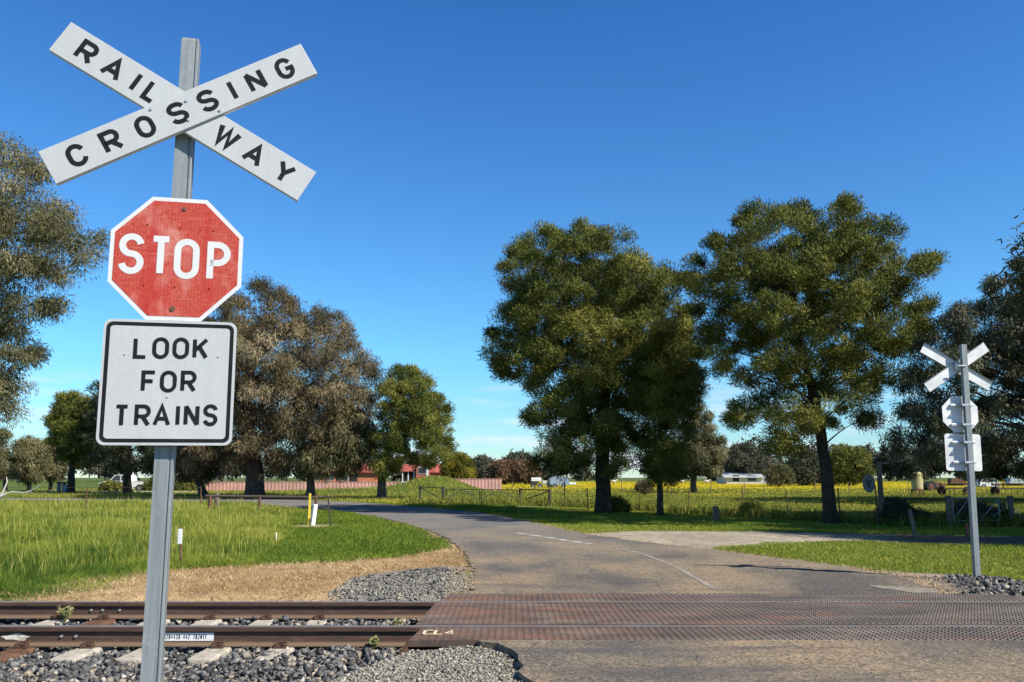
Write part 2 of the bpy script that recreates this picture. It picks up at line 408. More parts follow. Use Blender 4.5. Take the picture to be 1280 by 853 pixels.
# ------------------------------------------------------------------ road
def ragged(poly, step=.18, amp=.03):
    out = []
    for i in range(len(poly)):
        a, b = poly[i], poly[(i + 1) % len(poly)]; L = np.hypot(*(b - a))
        k = max(1, min(int(L / step), 120)); nrm = np.array([-(b - a)[1], (b - a)[0]]) / max(L, 1e-6)
        for j in range(k):
            p_ = a + (b - a) * j / k
            if j and (p_[1] > Y_FAR1 + .05 or p_[1] < Y_NEAR0 - .05): p_ = p_ + nrm * rng.normal(0, amp)
            out.append(p_)
    return np.array(out)
rm, n, l, p = newmat('old_asphalt'); v = ocoord(n)
big = noise(n, l, mapped(n, l, v, (1, .55, 1)), .55, 5); mid = noise(n, l, v, 2.4, 5, .65); fin = noise(n, l, v, 85, 3, .7)
vo = n.new('ShaderNodeTexVoronoi'); vo.inputs['Scale'].default_value = 52; l.new(v, vo.inputs['Vector'])
c = rampf(n, l, big, [(.38, (.11, .096, .083)), (.47, (.185, .148, .108)), (.6, (.275, .203, .128))])
c = mixc(n, l, mapr(n, l, mid, .55, .72, 0, .55), c, (.095, .092, .09))
xy = n.new('ShaderNodeSeparateXYZ'); l.new(v, xy.inputs[0])
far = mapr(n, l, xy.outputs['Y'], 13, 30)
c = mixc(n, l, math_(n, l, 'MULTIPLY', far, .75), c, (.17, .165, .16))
c = mixc(n, l, 1.0, c, rampf(n, l, vo.outputs['Color'], [(.1, .5), (.9, 1.55)]), 'MULTIPLY')
c = mixc(n, l, 1.0, c, rampf(n, l, noise(n, l, v, 14, 6, .75), [(.3, .72), (.7, 1.28)]), 'MULTIPLY')
# tyre-darkened tracks by the rails
tr = noise(n, l, mapped(n, l, v, (.35, 1.6, 1)), 1.3, 4)
near = math_(n, l, 'MULTIPLY', mapr(n, l, tr, .5, .62), mapr(n, l, xy.outputs['Y'], 14, 10.5))
c = mixc(n, l, math_(n, l, 'MULTIPLY', near, .6), c, (.075, .073, .075))
# fine cracks
wv = n.new('ShaderNodeTexVoronoi'); wv.feature = 'DISTANCE_TO_EDGE'; wv.inputs['Scale'].default_value = .9
vd = n.new('ShaderNodeMixRGB'); vd.inputs[0].default_value = .12; l.new(v, vd.inputs[1])
nz = n.new('ShaderNodeTexNoise'); nz.inputs['Scale'].default_value = 2.5; l.new(v, nz.inputs['Vector']); l.new(nz.outputs['Color'], vd.inputs[2])
l.new(vd.outputs[0], wv.inputs['Vector'])
ck = math_(n, l, 'MULTIPLY', mapr(n, l, wv.outputs['Distance'], .010, .0, 0, 1), mapr(n, l, mid, .42, .55))
c = mixc(n, l, math_(n, l, 'MULTIPLY', ck, .75), c, (.05, .05, .05))
l.new(c, p.inputs['Base Color']); p.inputs['Roughness'].default_value = .88; p.inputs['Specular IOR Level'].default_value = .25
bump(n, l, p, math_(n, l, 'ADD', fin, vo.outputs['Distance']), .5, .006)
def flat(name, poly, top, thick, mat):
    bm = bmesh.new(); vs = [bm.verts.new((x, y, top)) for x, y in poly]; f = bm.faces.new(vs)
    if f.normal.z < 0: f.normal_flip()
    f.normal_update()
    if f.normal.z < 0: f.normal_flip()
    if thick:
        e = bmesh.ops.extrude_face_region(bm, geom=[f])
        for q in e['geom']:
            if isinstance(q, bmesh.types.BMVert): q.co.z -= thick
    bmesh.ops.triangulate(bm, faces=[f for f in bm.faces if len(f.verts) > 4])
    bmesh.ops.recalc_face_normals(bm, faces=bm.faces)
    me = bpy.data.meshes.new(name); bm.to_mesh(me); bm.free(); me.materials.append(mat)
    o = bpy.data.objects.new(name, me); col.objects.link(o); return o
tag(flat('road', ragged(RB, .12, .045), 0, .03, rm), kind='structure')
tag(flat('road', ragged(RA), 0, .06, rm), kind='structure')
# worn centre line: broken edge dashes then a faded curve
lm, n, l, p = newmat('worn_line_paint'); v = ocoord(n)
w_ = noise(n, l, v, 9, 6, .75)
l.new(mixc(n, l, mapr(n, l, w_, .42, .6), (.62, .6, .56), (.2, .18, .15)), p.inputs['Base Color']); p.inputs['Roughness'].default_value = .8
lm2, n, l, p = newmat('faded_line_paint'); v = ocoord(n)
w_ = noise(n, l, v, 7, 6, .75)
l.new(mixc(n, l, mapr(n, l, w_, .38, .56), (.40, .355, .29), (.2, .17, .135)), p.inputs['Base Color']); p.inputs['Roughness'].default_value = .85
def strip(pts, w):
    pts = np.array(pts); out_l = []; out_r = []
    for i in range(len(pts)):
        t = pts[min(i + 1, len(pts) - 1)] - pts[max(i - 1, 0)]; t = t / np.hypot(*t); nn = np.array([-t[1], t[0]])
        ww = w * (1 + rng.uniform(-.12, .12)); out_l.append(pts[i] + nn * ww / 2); out_r.append(pts[i] - nn * ww / 2)
    return out_l + out_r[::-1]
def smooth_line(px, k=24):
    q = GP(px); t = np.linspace(0, len(q) - 1, k); o = []
    for a in t:
        i = min(int(a), len(q) - 2); f_ = a - i
        p0, p1, p2, p3 = q[max(i - 1, 0)], q[i], q[i + 1], q[min(i + 2, len(q) - 1)]
        o.append(.5 * (2 * p1 + (p2 - p0) * f_ + (2 * p0 - 5 * p1 + 4 * p2 - p3) * f_ ** 2 + (3 * p1 - p0 - 3 * p2 + p3) * f_ ** 3))
    return o
cl = smooth_line([(647, 666.6), (680, 671.5), (712, 676.5), (742, 680.8)], 24)
mb = MB()
for i in range(0, 22, 2):
    mb.prism(strip(cl[i:i + 2] if i % 4 else cl[i:i + 3], .17), .004, .0045)
tag(mb.build('road_marking', lm), kind='structure')
cl = smooth_line([(744, 681), (775, 686), (806, 694), (840, 707), (868, 722), (893, 736)], 30)
tag(flat('road_marking', np.array(strip(cl, .085)), .004, 0, lm2), kind='structure')
# pale worn patch on the road shoulder by the far sign
pt = np.array([G(1136, 737.6)[:2] + np.array([math.cos(a) * .26 - .16 * math.sin(a), math.sin(a) * .42]) * (1 + .2 * math.sin(3 * a + 1) + .1 * math.sin(7 * a)) for a in np.linspace(0, 6.28, 26)[:-1]])
pt[:, 1] = np.maximum(pt[:, 1], Y_FAR1 + .03)
tag(flat('road_patch', pt, .005, 0, plain('pale_road_patch', (.265, .23, .18), .9, 0, .4, 9)), kind='structure')

# ------------------------------------------------------------------ track: rails, sleepers, crossing panels
railm, n, l, p = newmat('brown_rail_steel'); v = ocoord(n)
f = noise(n, l, mapped(n, l, v, (.8, 6, 6)), 5, 6, .65)
cr0 = rampf(n, l, f, [(.3, (.05, .03, .022)), (.55, (.095, .052, .034)), (.75, (.16, .09, .058))])
zz_ = n.new('ShaderNodeSeparateXYZ'); l.new(v, zz_.inputs[0])
l.new(mixc(n, l, mapr(n, l, zz_.outputs['Z'], -.13, -.16, 0, .85), cr0, (.22, .15, .095)), p.inputs['Base Color'])  # lighter foot: dusty tan, with the sunlight on the flange painted in
p.inputs['Roughness'].default_value = .75; p.inputs['Metallic'].default_value = .15
topm = plain('worn_rail_top', (.30, .275, .26), .45, .35, .3, 3)
def rail(y, label):
    prof = [(-.07, -.178), (.07, -.178), (.07, -.163), (.014, -.146), (.008, -.052), (.038, -.042), (.039, -.008), (.032, 0), (-.032, 0), (-.039, -.008), (-.038, -.042), (-.008, -.052), (-.014, -.146), (-.07, -.165)]
    o = MB(); vs = []; fs = []; n_ = len(prof); xs = (-16, -4, XL, 4, 16)
    for x in xs: vs += [(x, a, b) for a, b in prof]
    for i in range(len(xs) - 1):
        for j in range(n_): fs.append((i * n_ + j, i * n_ + (j + 1) % n_, (i + 1) * n_ + (j + 1) % n_, (i + 1) * n_ + j))
    fs += [tuple(range(n_))[::-1], tuple(range((len(xs) - 1) * n_, len(xs) * n_))]
    o.add(vs, fs)
    r = o.build('rail', railm, loc=(0, y, 0)); tag(r, label, 'rail', 'rails of the railway track')
    t = MB().box((0, 0, .002), (31.9, .05, .004)).build('running_surface', topm, r)
    return r
rn = rail(RAIL_N, 'nearer brown steel rail carrying a white paper strip on its side')
rf = rail(RAIL_F, 'farther brown steel rail beside the dry grass strip')

# ---- stroke lettering
def arc(cx, cy, rx, ry, a0, a1, k=14): return [(cx + rx * math.cos(R(a0 + (a1 - a0) * i / k)), cy + ry * math.sin(R(a0 + (a1 - a0) * i / k))) for i in range(k + 1)]
def oval(w, h=1.0):
    r = w / 2
    return arc(r, h - r, r, r, 180, 0) + arc(r, r, r, r, 0, -180) + [(0, h - r)]
def glyph(ch, w):
    """centre lines in a box w x 1"""
    r = w / 2
    if ch == 'I': return [[(w / 2, 0), (w / 2, 1)]]
    if ch == 'L': return [[(0, 1), (0, 0), (w, 0)]]
    if ch == 'T': return [[(0, 1), (w, 1)], [(r, 1), (r, 0)]]
    if ch == 'F': return [[(w, 1), (0, 1), (0, 0)], [(0, .52), (w * .85, .52)]]
    if ch == 'N': return [[(0, 0), (0, 1)], [(0, 1), (w, 0)], [(w, 0), (w, 1)]]
    if ch == 'A': return [[(0, 0), (r, 1), (w, 0)], [(w * .18, .33), (w * .82, .33)]]
    if ch == 'V': return [[(0, 1), (r, 0), (w, 1)]]
    if ch == 'W': return [[(0, 1), (w * .27, 0), (w * .5, .95), (w * .73, 0), (w, 1)]]
    if ch == 'Y': return [[(0, 1), (r, .45), (w, 1)], [(r, .45), (r, 0)]]
    if ch == 'K': return [[(0, 0), (0, 1)], [(w, 1), (0, .36)], [(w * .36, .62), (w, 0)]]
    if ch == 'O' or ch == '0': return [oval(w)]
    if ch == 'C': return [arc(r, 1 - r, r, r, 15, 180) + arc(r, r, r, r, 180, 345)]
    if ch == 'G': return [arc(r, 1 - r, r, r, 20, 180) + arc(r, r, r, r, 180, 360) + [(w, .45), (w * .55, .45)]]
    if ch == 'P': q = .27; return [[(0, 0), (0, 1), (w - q, 1)] + arc(w - q, 1 - q, q, q, 90, -90) + [(0, 1 - 2 * q)]]
    if ch == 'R': q = .27; return [[(0, 0), (0, 1), (w - q, 1)] + arc(w - q, 1 - q, q, q, 90, -90) + [(0, 1 - 2 * q)], [(w * .5, 1 - 2 * q), (w, 0)]]
    if ch == 'S':
        q = .25
        return [arc(r, 1 - q, r, q, 10, 180, 12) + arc(r, 1 - q, r, q, 180, 250, 5) + arc(r, q, r, q, 70, 0, 5) + arc(r, q, r, q, 0, -170, 12)]
    if ch == '2': return [arc(r, 1 - r, r, r, 170, -20, 12) + [(0, 0), (w, 0)]]
    if ch == '4': return [[(w, .3), (0, .3), (w * .7, 1), (w * .7, 0)]]
    if ch == '8': return [arc(r, .76, r * .85, .24, 0, 360, 14), arc(r, .27, r, .27, 0, 360, 14)]
    if ch == '7': return [[(0, 1), (w, 1), (w * .35, 0)]]
    return []
def ribbon(pts, t):
    q = [pts[0]]
    for p_ in pts[1:]:
        if math.hypot(p_[0] - q[-1][0], p_[1] - q[-1][1]) > 1e-5: q.append(p_)
    pts = q; n_ = len(pts); closed = math.hypot(pts[0][0] - pts[-1][0], pts[0][1] - pts[-1][1]) < 1e-4
    if closed: pts = pts[:-1]; n_ -= 1
    L, Rr = [], []
    for i in range(n_):
        a = pts[(i - 1) % n_] if closed or i > 0 else None; b = pts[i]; c_ = pts[(i + 1) % n_] if closed or i < n_ - 1 else None
        def nm(p1, p2):
            dx, dy = p2[0] - p1[0], p2[1] - p1[1]; h = math.hypot(dx, dy); return (-dy / h, dx / h)
        if a is None: m_ = nm(b, c_); k = 1
        elif c_ is None: m_ = nm(a, b); k = 1
        else:
            n1_, n2_ = nm(a, b), nm(b, c_); m_ = (n1_[0] + n2_[0], n1_[1] + n2_[1]); h = math.hypot(*m_)
            if h < .3: m_ = n1_; k = 1
            else: m_ = (m_[0] / h, m_[1] / h); k = min(1 / max(m_[0] * n1_[0] + m_[1] * n1_[1], .35), 2.2)
        L.append((b[0] + m_[0] * t / 2 * k, b[1] + m_[1] * t / 2 * k)); Rr.append((b[0] - m_[0] * t / 2 * k, b[1] - m_[1] * t / 2 * k))
    fs = [(i, (i + 1) % n_, n_ + (i + 1) % n_, n_ + i) for i in range(n_ if closed else n_ - 1)]
    return L + Rr, fs
def letter(ch, w, h, t, mat, parent, M_, name='letter'):
    """one letter on a plate; M_ maps (x right, y up, z out) local to the parent"""
    mb = MB(); hh = h - t; ww = max(w - t, 0) / hh
    for k, st in enumerate(glyph(ch, ww)):
        st = [(x * hh - ww * hh / 2, y * hh - hh / 2) for x, y in st]
        vs, fs = ribbon(st, t); mb.add([(x, y, .0006 * (k + 1)) for x, y in vs], fs, M_)
    return mb.build(name, mat, parent)

# paper strip on the nearer rail
sx0, sx1 = G(203, 795, -.09)[0], G(268, 795, -.09)[0]
sk = MB().box(((sx0 + sx1) / 2, -.0135, -.096), (sx1 - sx0, .003, .074)).build('paper_strip', M['white_paint'], rn)
x = sx0 + .03
for ch in '0284428 442 782NTF':
    if ch != ' ':
        letter(ch, .017, .042, .006, M['black_paint'], sk, Matrix.Translation((x, -.0155, -.096)) @ Matrix.Rotation(R(90), 4, 'X'))
    x += .0235

# sleepers with clips, left of the crossing
sl_px = [(-58, 'pale concrete sleeper at the left edge of the track', M['concrete']), (14, 'rust brown steel sleeper left of the pale concrete ones', M['rust']), (98, 'pale concrete sleeper next to the rusty one', M['concrete']), (178, 'pale concrete sleeper crossing just behind the near sign post', M['concrete']), (264, 'pale concrete sleeper under the white paper strip', M['concrete']), (345, 'concrete sleeper half buried in ballast nearest the crossing panels', M['concrete'])]
for px_, lab, mt in sl_px:
    xx = G(px_, 812, -.16)[0]; yc = (RAIL_N + RAIL_F) / 2
    e = empty('sleeper', (xx, yc, -.29), lab, 'sleeper', 'sleepers of the railway track')
    hl = (RAIL_F - RAIL_N) / 2
    sb = MB().box((0, 0, .05), (.235, 2 * hl + 1.16, .115), bev=.02); sb.build('sleeper_body', mt, e)
    for yy in (-hl, hl):
        for s_ in (-1, 1):
            c_ = MB(); y0 = yy + s_ * .07
            c_.box((0, y0 + s_ * .045, .122), (.12, .06, .03), bev=.008)
            c_.tube([(-.05, y0 + s_ * .07, .14), (-.05, y0 - s_ * .01, .155), (0, y0 - s_ * .015, .152), (.045, y0 - s_ * .01, .16), (.05, y0 + s_ * .065, .145), (.02, y0 + s_ * .08, .15)], .011, 6)
            c_.build('rail_clip', M['clip'], e)
# signal bonds and white daubs on the rails
for (px_, py_, yr, par) in ((151, 757, RAIL_F, rf), (115, 765, RAIL_F, rf), (129, 765, RAIL_F, rf), (78, 797, RAIL_N, rn), (96, 797, RAIL_N, rn)):
    x_ = P(px_, py_, yr)[0]
    MB().cyl((x_, -.03, -.09), (x_, -.008, -.09), .012, 8).build('rail_bolt', M['galv_bright'], par)
for (px0, px1, yr, par, z0) in ((4, 37, RAIL_N, rn, -.1), (88, 118, RAIL_N, rn, -.15)):
    x0_, x1_ = P(px0, 795, yr)[0], P(px1, 795, yr)[0]
    bl = [((x0_ + x1_) / 2 + math.cos(a) * (x1_ - x0_) / 2 * (1 + .2 * math.sin(5 * a)), z0 + math.sin(a) * .03 * (1 + .3 * math.sin(3 * a + px0))) for a in np.linspace(0, 6.28, 20)[:-1]]
    if z0 > -.12:
        MB().add([(a, -.0125, b) for a, b in bl] + [(a, -.0145, b) for a, b in bl], [tuple(range(19)), tuple(range(19, 38))[::-1]]).build('paint_daub', plain('pale_paint_daub', (.62, .56, .45), .8, 0, .4, 25), par)

# crossing panels: steel rubber sheets with raised studs
pm, n, l, p = newmat('rusty_studded_panel'); v = ocoord(n)
f = noise(n, l, mapped(n, l, v, (.5, 1.5, 1)), 2.0, 7, .65); f2 = noise(n, l, v, 40, 4)
xy = n.new('ShaderNodeSeparateXYZ'); l.new(v, xy.inputs[0])
c = rampf(n, l, f, [(.3, (.06, .041, .032)), (.5, (.128, .078, .055)), (.72, (.225, .112, .068))])
c2_ = rampf(n, l, f, [(.3, (.062, .051, .045)), (.5, (.118, .093, .077)), (.72, (.185, .135, .104))])
c = mixc(n, l, mapr(n, l, xy.outputs['X'], .4, 3.2), c, c2_)
c = mixc(n, l, 1.0, c, rampf(n, l, f2, [(.3, .7), (.7, 1.25)]), 'MULTIPLY')
dirt = noise(n, l, mapped(n, l, v, (.8, 2.2, 1)), 1.1, 7, .7)
c = mixc(n, l, mapr(n, l, dirt, .5, .68, 0, .8), c, (.215, .175, .14))
orn = noise(n, l, mapped(n, l, v, (.6, 1.3, 1)), 1.7, 5, .6)
c = mixc(n, l, mapr(n, l, orn, .56, .7, 0, .75), c, (.25, .11, .066))
l.new(c, p.inputs['Base Color']); p.inputs['Roughness'].default_value = .75; p.inputs['Metallic'].default_value = .05
def panel(y0, y1, x0, x1, label, slant):
    """slant: how far the left end leans from front to back"""
    r = empty('crossing_panel', (0, 0, 0), label, 'crossing panel', 'studded panels of the level crossing')
    b = MB(); V, Fc = [], []
    b.add([(x0, y0, -.06), (x1, y0, -.06), (x1, y1, -.06), (x0 + slant, y1, -.06), (x0, y0, -.004), (x1, y0, -.004), (x1, y1, -.004), (x0 + slant, y1, -.004)],
          [(3, 2, 1, 0), (4, 5, 6, 7), (0, 1, 5, 4), (1, 2, 6, 5), (2, 3, 7, 6), (3, 0, 4, 7)])
    ny_ = max(2, int((y1 - y0) / .062)); dy = (y1 - y0) / ny_; dx = .066; h = .019
    for j in range(ny_):
        y = y0 + (j + .5) * dy; x = x0 + slant * (y - y0) / (y1 - y0) + .05
        x = math.ceil(x / dx) * dx
        while x < x1 - .03:
            k = len(b.v); a = h; t_ = h * .7
            for q in ((-a, -a, -.004), (a, -a, -.004), (a, a, -.004), (-a, a, -.004), (-t_, -t_, .005), (t_, -t_, .005), (t_, t_, .005), (-t_, t_, .005)):
                b.v.append(Vector((x + q[0], y + q[1], q[2])))
            b.f += [(k + 4, k + 5, k + 6, k + 7), (k, k + 1, k + 5, k + 4), (k + 1, k + 2, k + 6, k + 5), (k + 2, k + 3, k + 7, k + 6), (k + 3, k, k + 4, k + 7)]
            x += dx
    b.build('studded_sheet', pm, r)
    if slant > .1:                        # dark lifting slots along the wide panel
        sl_ = MB()
        for i in range(15):
            for yy in (.28, .74): xx = x0 + .55 + i * .62 + (.2 if yy > .5 else 0); sl_.box((xx, y0 + (y1 - y0) * yy, .0035), (.1, .045, .005))
        sl_.build('lifting_slots', M['shadow_dark'], r)
    # sloping deflector at the left end
    d_ = MB(); w = .12
    d_.add([(x0 - w, y0, -.17), (x0 + slant - w, y1, -.17), (x0 + slant - .003, y1, -.006), (x0 - .003, y0, -.006), (x0 - .003, y0, -.17), (x0 + slant - .003, y1, -.17)],
           [(0, 3, 2, 1), (0, 4, 3), (1, 2, 5), (4, 5, 2, 3), (0, 1, 5, 4)])
    for i in range(1, 4):                     # ribs of the deflector
        s0 = i / 4
        d_.add([(x0 - w * (1 - s0) - .012, y0 + .02, -.17 + .164 * s0 + .002), (x0 - w * (1 - s0) + .012, y0 + .02, -.17 + .164 * s0 + .026), (x0 + slant - w * (1 - s0) + .012, y1 - .02, -.17 + .164 * s0 + .026), (x0 + slant - w * (1 - s0) - .012, y1 - .02, -.17 + .164 * s0 + .002)], [(0, 1, 2, 3)])
    d_.build('end_ramp', M['rust'], r)
    return r
px_x = lambda a, b: float(G(a, b)[0])
panel(Y_NEAR0, RAIL_N - .055, px_x(511, 799), 9.5, 'rusty studded crossing strip nearest the camera with pale chalk marks', .06)
pg = panel(RAIL_N + .165, RAIL_F - .06, px_x(519, 781), 9.5, 'wide rusty studded panel lying between the two rails', px_x(544, 755) - px_x(519, 781))
panel(RAIL_F + .055, Y_FAR1, px_x(553, 751), 6.1, 'narrow studded crossing strip beyond the farther rail', .06)
chalk = plain('pale_chalk_paint', (.72, .6, .36), .9, 0, .3, 20)
pn = [o for o in bpy.data.objects if o.name == 'crossing_panel'][0]
for i, ch in enumerate('CL4'):
    x_ = G(536 + 13.5 * i, 790.5)[0]; y_ = (Y_NEAR0 + RAIL_N) / 2 - .01
    letter(ch, .1, .24, .028, chalk, pn, Matrix.Translation((x_, y_, .0065)), 'chalk_letter')

# ------------------------------------------------------------------ ballast
def rocks_base(k, npts):
    out = []
    for _ in range(k):
        bm = bmesh.new()
        pts = rng.uniform(-1, 1, size=(npts, 3)); pts /= (np.abs(pts) ** 4).sum(1)[:, None] ** .25
        pts *= np.array([1, rng.uniform(.6, .95), rng.uniform(.45, .8)]) * rng.uniform(.6, 1.1, (npts, 1))
        for q in pts: bm.verts.new(q)
        bmesh.ops.convex_hull(bm, input=bm.verts[:])
        for vv in [vv for vv in bm.verts if not vv.link_faces]: bm.verts.remove(vv)
        bm.verts.index_update()
        out.append((np.array([vv.co[:] for vv in bm.verts]), np.array([[vv.index for vv in f.verts] for f in bm.faces])))
        bm.free()
    return out
RK = rocks_base(24, 9); RKs = rocks_base(10, 7)
def stones(name, pts, size, mat, base, tones=(0, 1)):
    Vs, Fs, T = [], [], []; k = 0; n_ = len(pts)
    ang = rng.uniform(0, 6.28, (n_, 3)); ids = rng.integers(0, len(base), n_); tn = rng.uniform(*tones, n_)
    for i in range(n_):
        v_, f_ = base[ids[i]]
        a, b, c_ = ang[i]; ca, sa, cb, sb = math.cos(a), math.sin(a), math.cos(b), math.sin(b)
        Rm = np.array([[ca, -sa, 0], [sa, ca, 0], [0, 0, 1]]) @ np.array([[1, 0, 0], [0, cb, -sb], [0, sb, cb]])
        Vs.append((v_ * size[i]) @ Rm.T + pts[i]); Fs.append(f_ + k); k += len(v_); T.append(np.full(len(v_), tn[i]))
    o = np_mesh(name, np.concatenate(Vs), [np.concatenate(Fs)], mat, tint=np.concatenate(T)); return o
def rockmat(name, stops):
    m, n, l, p = newmat(name); a = n.new('ShaderNodeAttribute'); a.attribute_name = 'tint'
    c = rampf(n, l, a.outputs['Fac'], stops); v = ocoord(n)
    c = mixc(n, l, 1.0, c, rampf(n, l, noise(n, l, v, 60, 4), [(.3, .7), (.7, 1.25)]), 'MULTIPLY')
    l.new(c, p.inputs['Base Color']); p.inputs['Roughness'].default_value = .85; p.inputs['Specular IOR Level'].default_value = .3; return m
balm = rockmat('blue_metal_ballast', [(0, (.045, .044, .045)), (.45, (.108, .105, .104)), (.8, (.215, .205, .192)), (.93, (.32, .26, .18)), (1, (.48, .44, .38))])
grvm = rockmat('fine_gravel', [(0, (.13, .125, .115)), (.45, (.26, .245, .2)), (.8, (.38, .34, .26)), (1, (.52, .49, .42))])
def scatter(n_, x0, x1, y0, y1, poly=None, keep=None):
    X_ = rng.uniform(x0, x1, n_); Y_ = rng.uniform(y0, y1, n_); k = np.ones(n_, bool)
    if poly is not None: k &= inside(poly, X_, Y_)
    if keep is not None: k &= keep(X_, Y_)
    return X_[k], Y_[k]
sleeper_x = np.array([G(q[0], 812, -.16)[0] for q in sl_px])
def not_sleeper(X_, Y_):
    d = np.abs(X_[:, None] - sleeper_x[None]).min(1)
    ye = (RAIL_N + RAIL_F) / 2
    on = (d < .10 + .05 * rng.random(len(X_))) & (np.abs(Y_ - ye) < (RAIL_F - RAIL_N) / 2 + .5) & (sleeper_x[None, :] * 0 == 0).any(1)
    bury = (np.abs(X_ - sleeper_x[-1]) < .2)
    return ~on | (bury & (rng.random(len(X_)) < .55))
pts, size = [], []
def addst(X_, Y_, s0, s1, lift):
    s = rng.uniform(s0, s1, len(X_)) * rng.choice([1, 1, 1, 1.35], len(X_)); z = ground_h(X_, Y_)
    pts.append(np.stack([X_, Y_, z + s * rng.uniform(.1, 1, len(X_)) * 1.0 + lift], 1)); size.append(s)
off_rail = lambda X_, Y_: (np.abs(Y_ - RAIL_N) > .1) & (np.abs(Y_ - RAIL_F) > .1)
near_side = lambda X_, Y_: not_sleeper(X_, Y_) & off_rail(X_, Y_) & (signed(fine_gravel, X_, Y_) < .02)
X_, Y_ = scatter(17000, -6.5, XL - .05, 4.2, RAIL_N - .09, None, near_side); addst(X_, Y_, .017, .038, .0)
X_, Y_ = scatter(1500, -2.6, XL - .05, 6.0, RAIL_N - .1, None, near_side); addst(X_, Y_, .018, .038, .035)
X_, Y_ = scatter(4200, -7.5, XL - .2, RAIL_N + .09, RAIL_F - .09, None, not_sleeper); addst(X_, Y_, .018, .036, .0)
X_, Y_ = scatter(700, -3.2, XL - .2, RAIL_N + .1, RAIL_F - .1, None, not_sleeper); addst(X_, Y_, .022, .036, .04)
X_, Y_ = scatter(2600, -8, XL - .05, RAIL_F + .09, RAIL_F + .42, None, lambda X_, Y_: rng.random(len(X_)) < sstep(.45, .1, Y_ - RAIL_F + .15 * wob(X_, Y_, .6))); addst(X_, Y_, .02, .036, .0)
X_, Y_ = scatter(5200, -3, .2, RAIL_F + .1, 14, pile_f, lambda X_, Y_: rng.random(len(X_)) < sstep(-.02, .5, signed(pile_f, X_, Y_) + .15 * wob(X_, Y_, .4)) * (1 - .7 * sstep(-1.2, -.5, X_))); addst(X_, Y_, .011, .027, .0)
X_, Y_ = scatter(5000, 5.4, 9, 9.5, 14, rock_r, lambda X_, Y_: rng.random(len(X_)) < sstep(-.05, .35, signed(rock_r, X_, Y_))); addst(X_, Y_, .016, .042, -.01)
tag(stones('ballast_stones', np.concatenate(pts), np.concatenate(size), balm, RK), 'grey blue-metal ballast stones heaped along the rails', 'ballast', kind='stuff')
pts, size = [], []
X_, Y_ = scatter(30000, -2.2, .35, 4.4, Y_NEAR0 - .01, fine_gravel, lambda X_, Y_: ~inside(RA, X_, Y_)); addst(X_, Y_, .008, .017, -.004)
X_, Y_ = scatter(16000, -3, .1, RAIL_F + .2, 13.4, pile_f); addst(X_, Y_, .008, .016, 0)
X_, Y_ = scatter(3500, 4, 9, 9.5, 16, shoulder, lambda X_, Y_: ~inside(RB, X_, Y_)); addst(X_, Y_, .008, .02, 0)
X_, Y_ = scatter(60000, -14, 12, Y_FAR1 + .05, 36, None, lambda X_, Y_: (np.abs(signed(RB, X_, Y_) + .05) < np.abs(rng.normal(0, .12, len(X_)))) & (rng.random(len(X_)) < 12 / np.maximum(Y_, 12))); addst(X_, Y_, .008, .018, .004)
tag(stones('fine_gravel', np.concatenate(pts), np.concatenate(size), grvm, RKs), 'pale fine gravel beside the road edge and crossing panels', 'gravel', kind='stuff')

# ------------------------------------------------------------------ near crossing sign
YAW, SD = R(13), 3.75; SC = SD / 3.5
ex = np.array([math.cos(YAW), math.sin(YAW), 0]); en = np.array([math.sin(YAW), -math.cos(YAW), 0])
P0 = P(215, 330, SD)                                          # a point of the plate plane
def on_plane(px, py, back=0.0):
    r = ray(px, py); t = np.dot(P0 - back * en - CAM, en) / np.dot(r, en); q = CAM + r * t - P0
    return float(q @ ex), float(q[2])
PB = .075                                                     # post axis behind the plate plane
a_b = on_plane(189.0, 853, PB); a_t = on_plane(239.5, 52, PB)
lean = math.atan2(a_t[0] - a_b[0], a_t[1] - a_b[1])
zb = -.25
xb = a_b[0] + (zb - P0[2] - a_b[1]) * math.tan(lean)
base = P0 + ex * xb - en * PB; base[2] = zb
# the root stands at the foot of the post; its local axes are right, back, up
root = empty('railway_crossing_sign', tuple(base), 'near railway crossing sign with crossbuck, red STOP plate and LOOK FOR TRAINS notice', 'crossing sign', 'signs at the railway crossing', YAW)
def LP(x, z): return (x - xb, z + P0[2] - zb)                 # plate-plane coordinates -> root local x, z
def plate_matrix(x, z, tilt=0.0, fwd=0.0):
    """local frame of a plate: x right, y up, z towards the viewer"""
    lx, lz = LP(x, z)
    return Matrix.Translation((lx, -PB - fwd, lz)) @ Matrix.Rotation(R(90), 4, 'X') @ Matrix.Rotation(tilt, 4, 'Z')
def sub(name, M_, parent):
    """part frame is baked into the mesh"""
    return M_
top_l = LP(*a_t)
H = top_l[1]
pst = MB(); w_, d_ = .078, .074
prof = [(-.039, -.037), (.018, -.037), (.020, -.031), (.027, -.031), (.029, -.037), (.036, -.037), (.039, -.034), (.039, .034), (.036, .037), (-.036, .037), (-.039, .034)]
shx = math.tan(lean)
vs, fs = [], []; npf = len(prof)
for z in (0, H - .012, H): vs += [(a * (1 if z < H else .9) + shx * z, b * (1 if z < H else .9), z) for a, b in prof]
for i in range(2):
    for j in range(npf): fs.append((i * npf + j, i * npf + (j + 1) % npf, (i + 1) * npf + (j + 1) % npf, (i + 1) * npf + j))
fs += [tuple(range(npf))[::-1], tuple(range(2 * npf, 3 * npf))]
pst.add(vs, fs).build('post', M['galv_post'], root)
def at(o, M_): return o
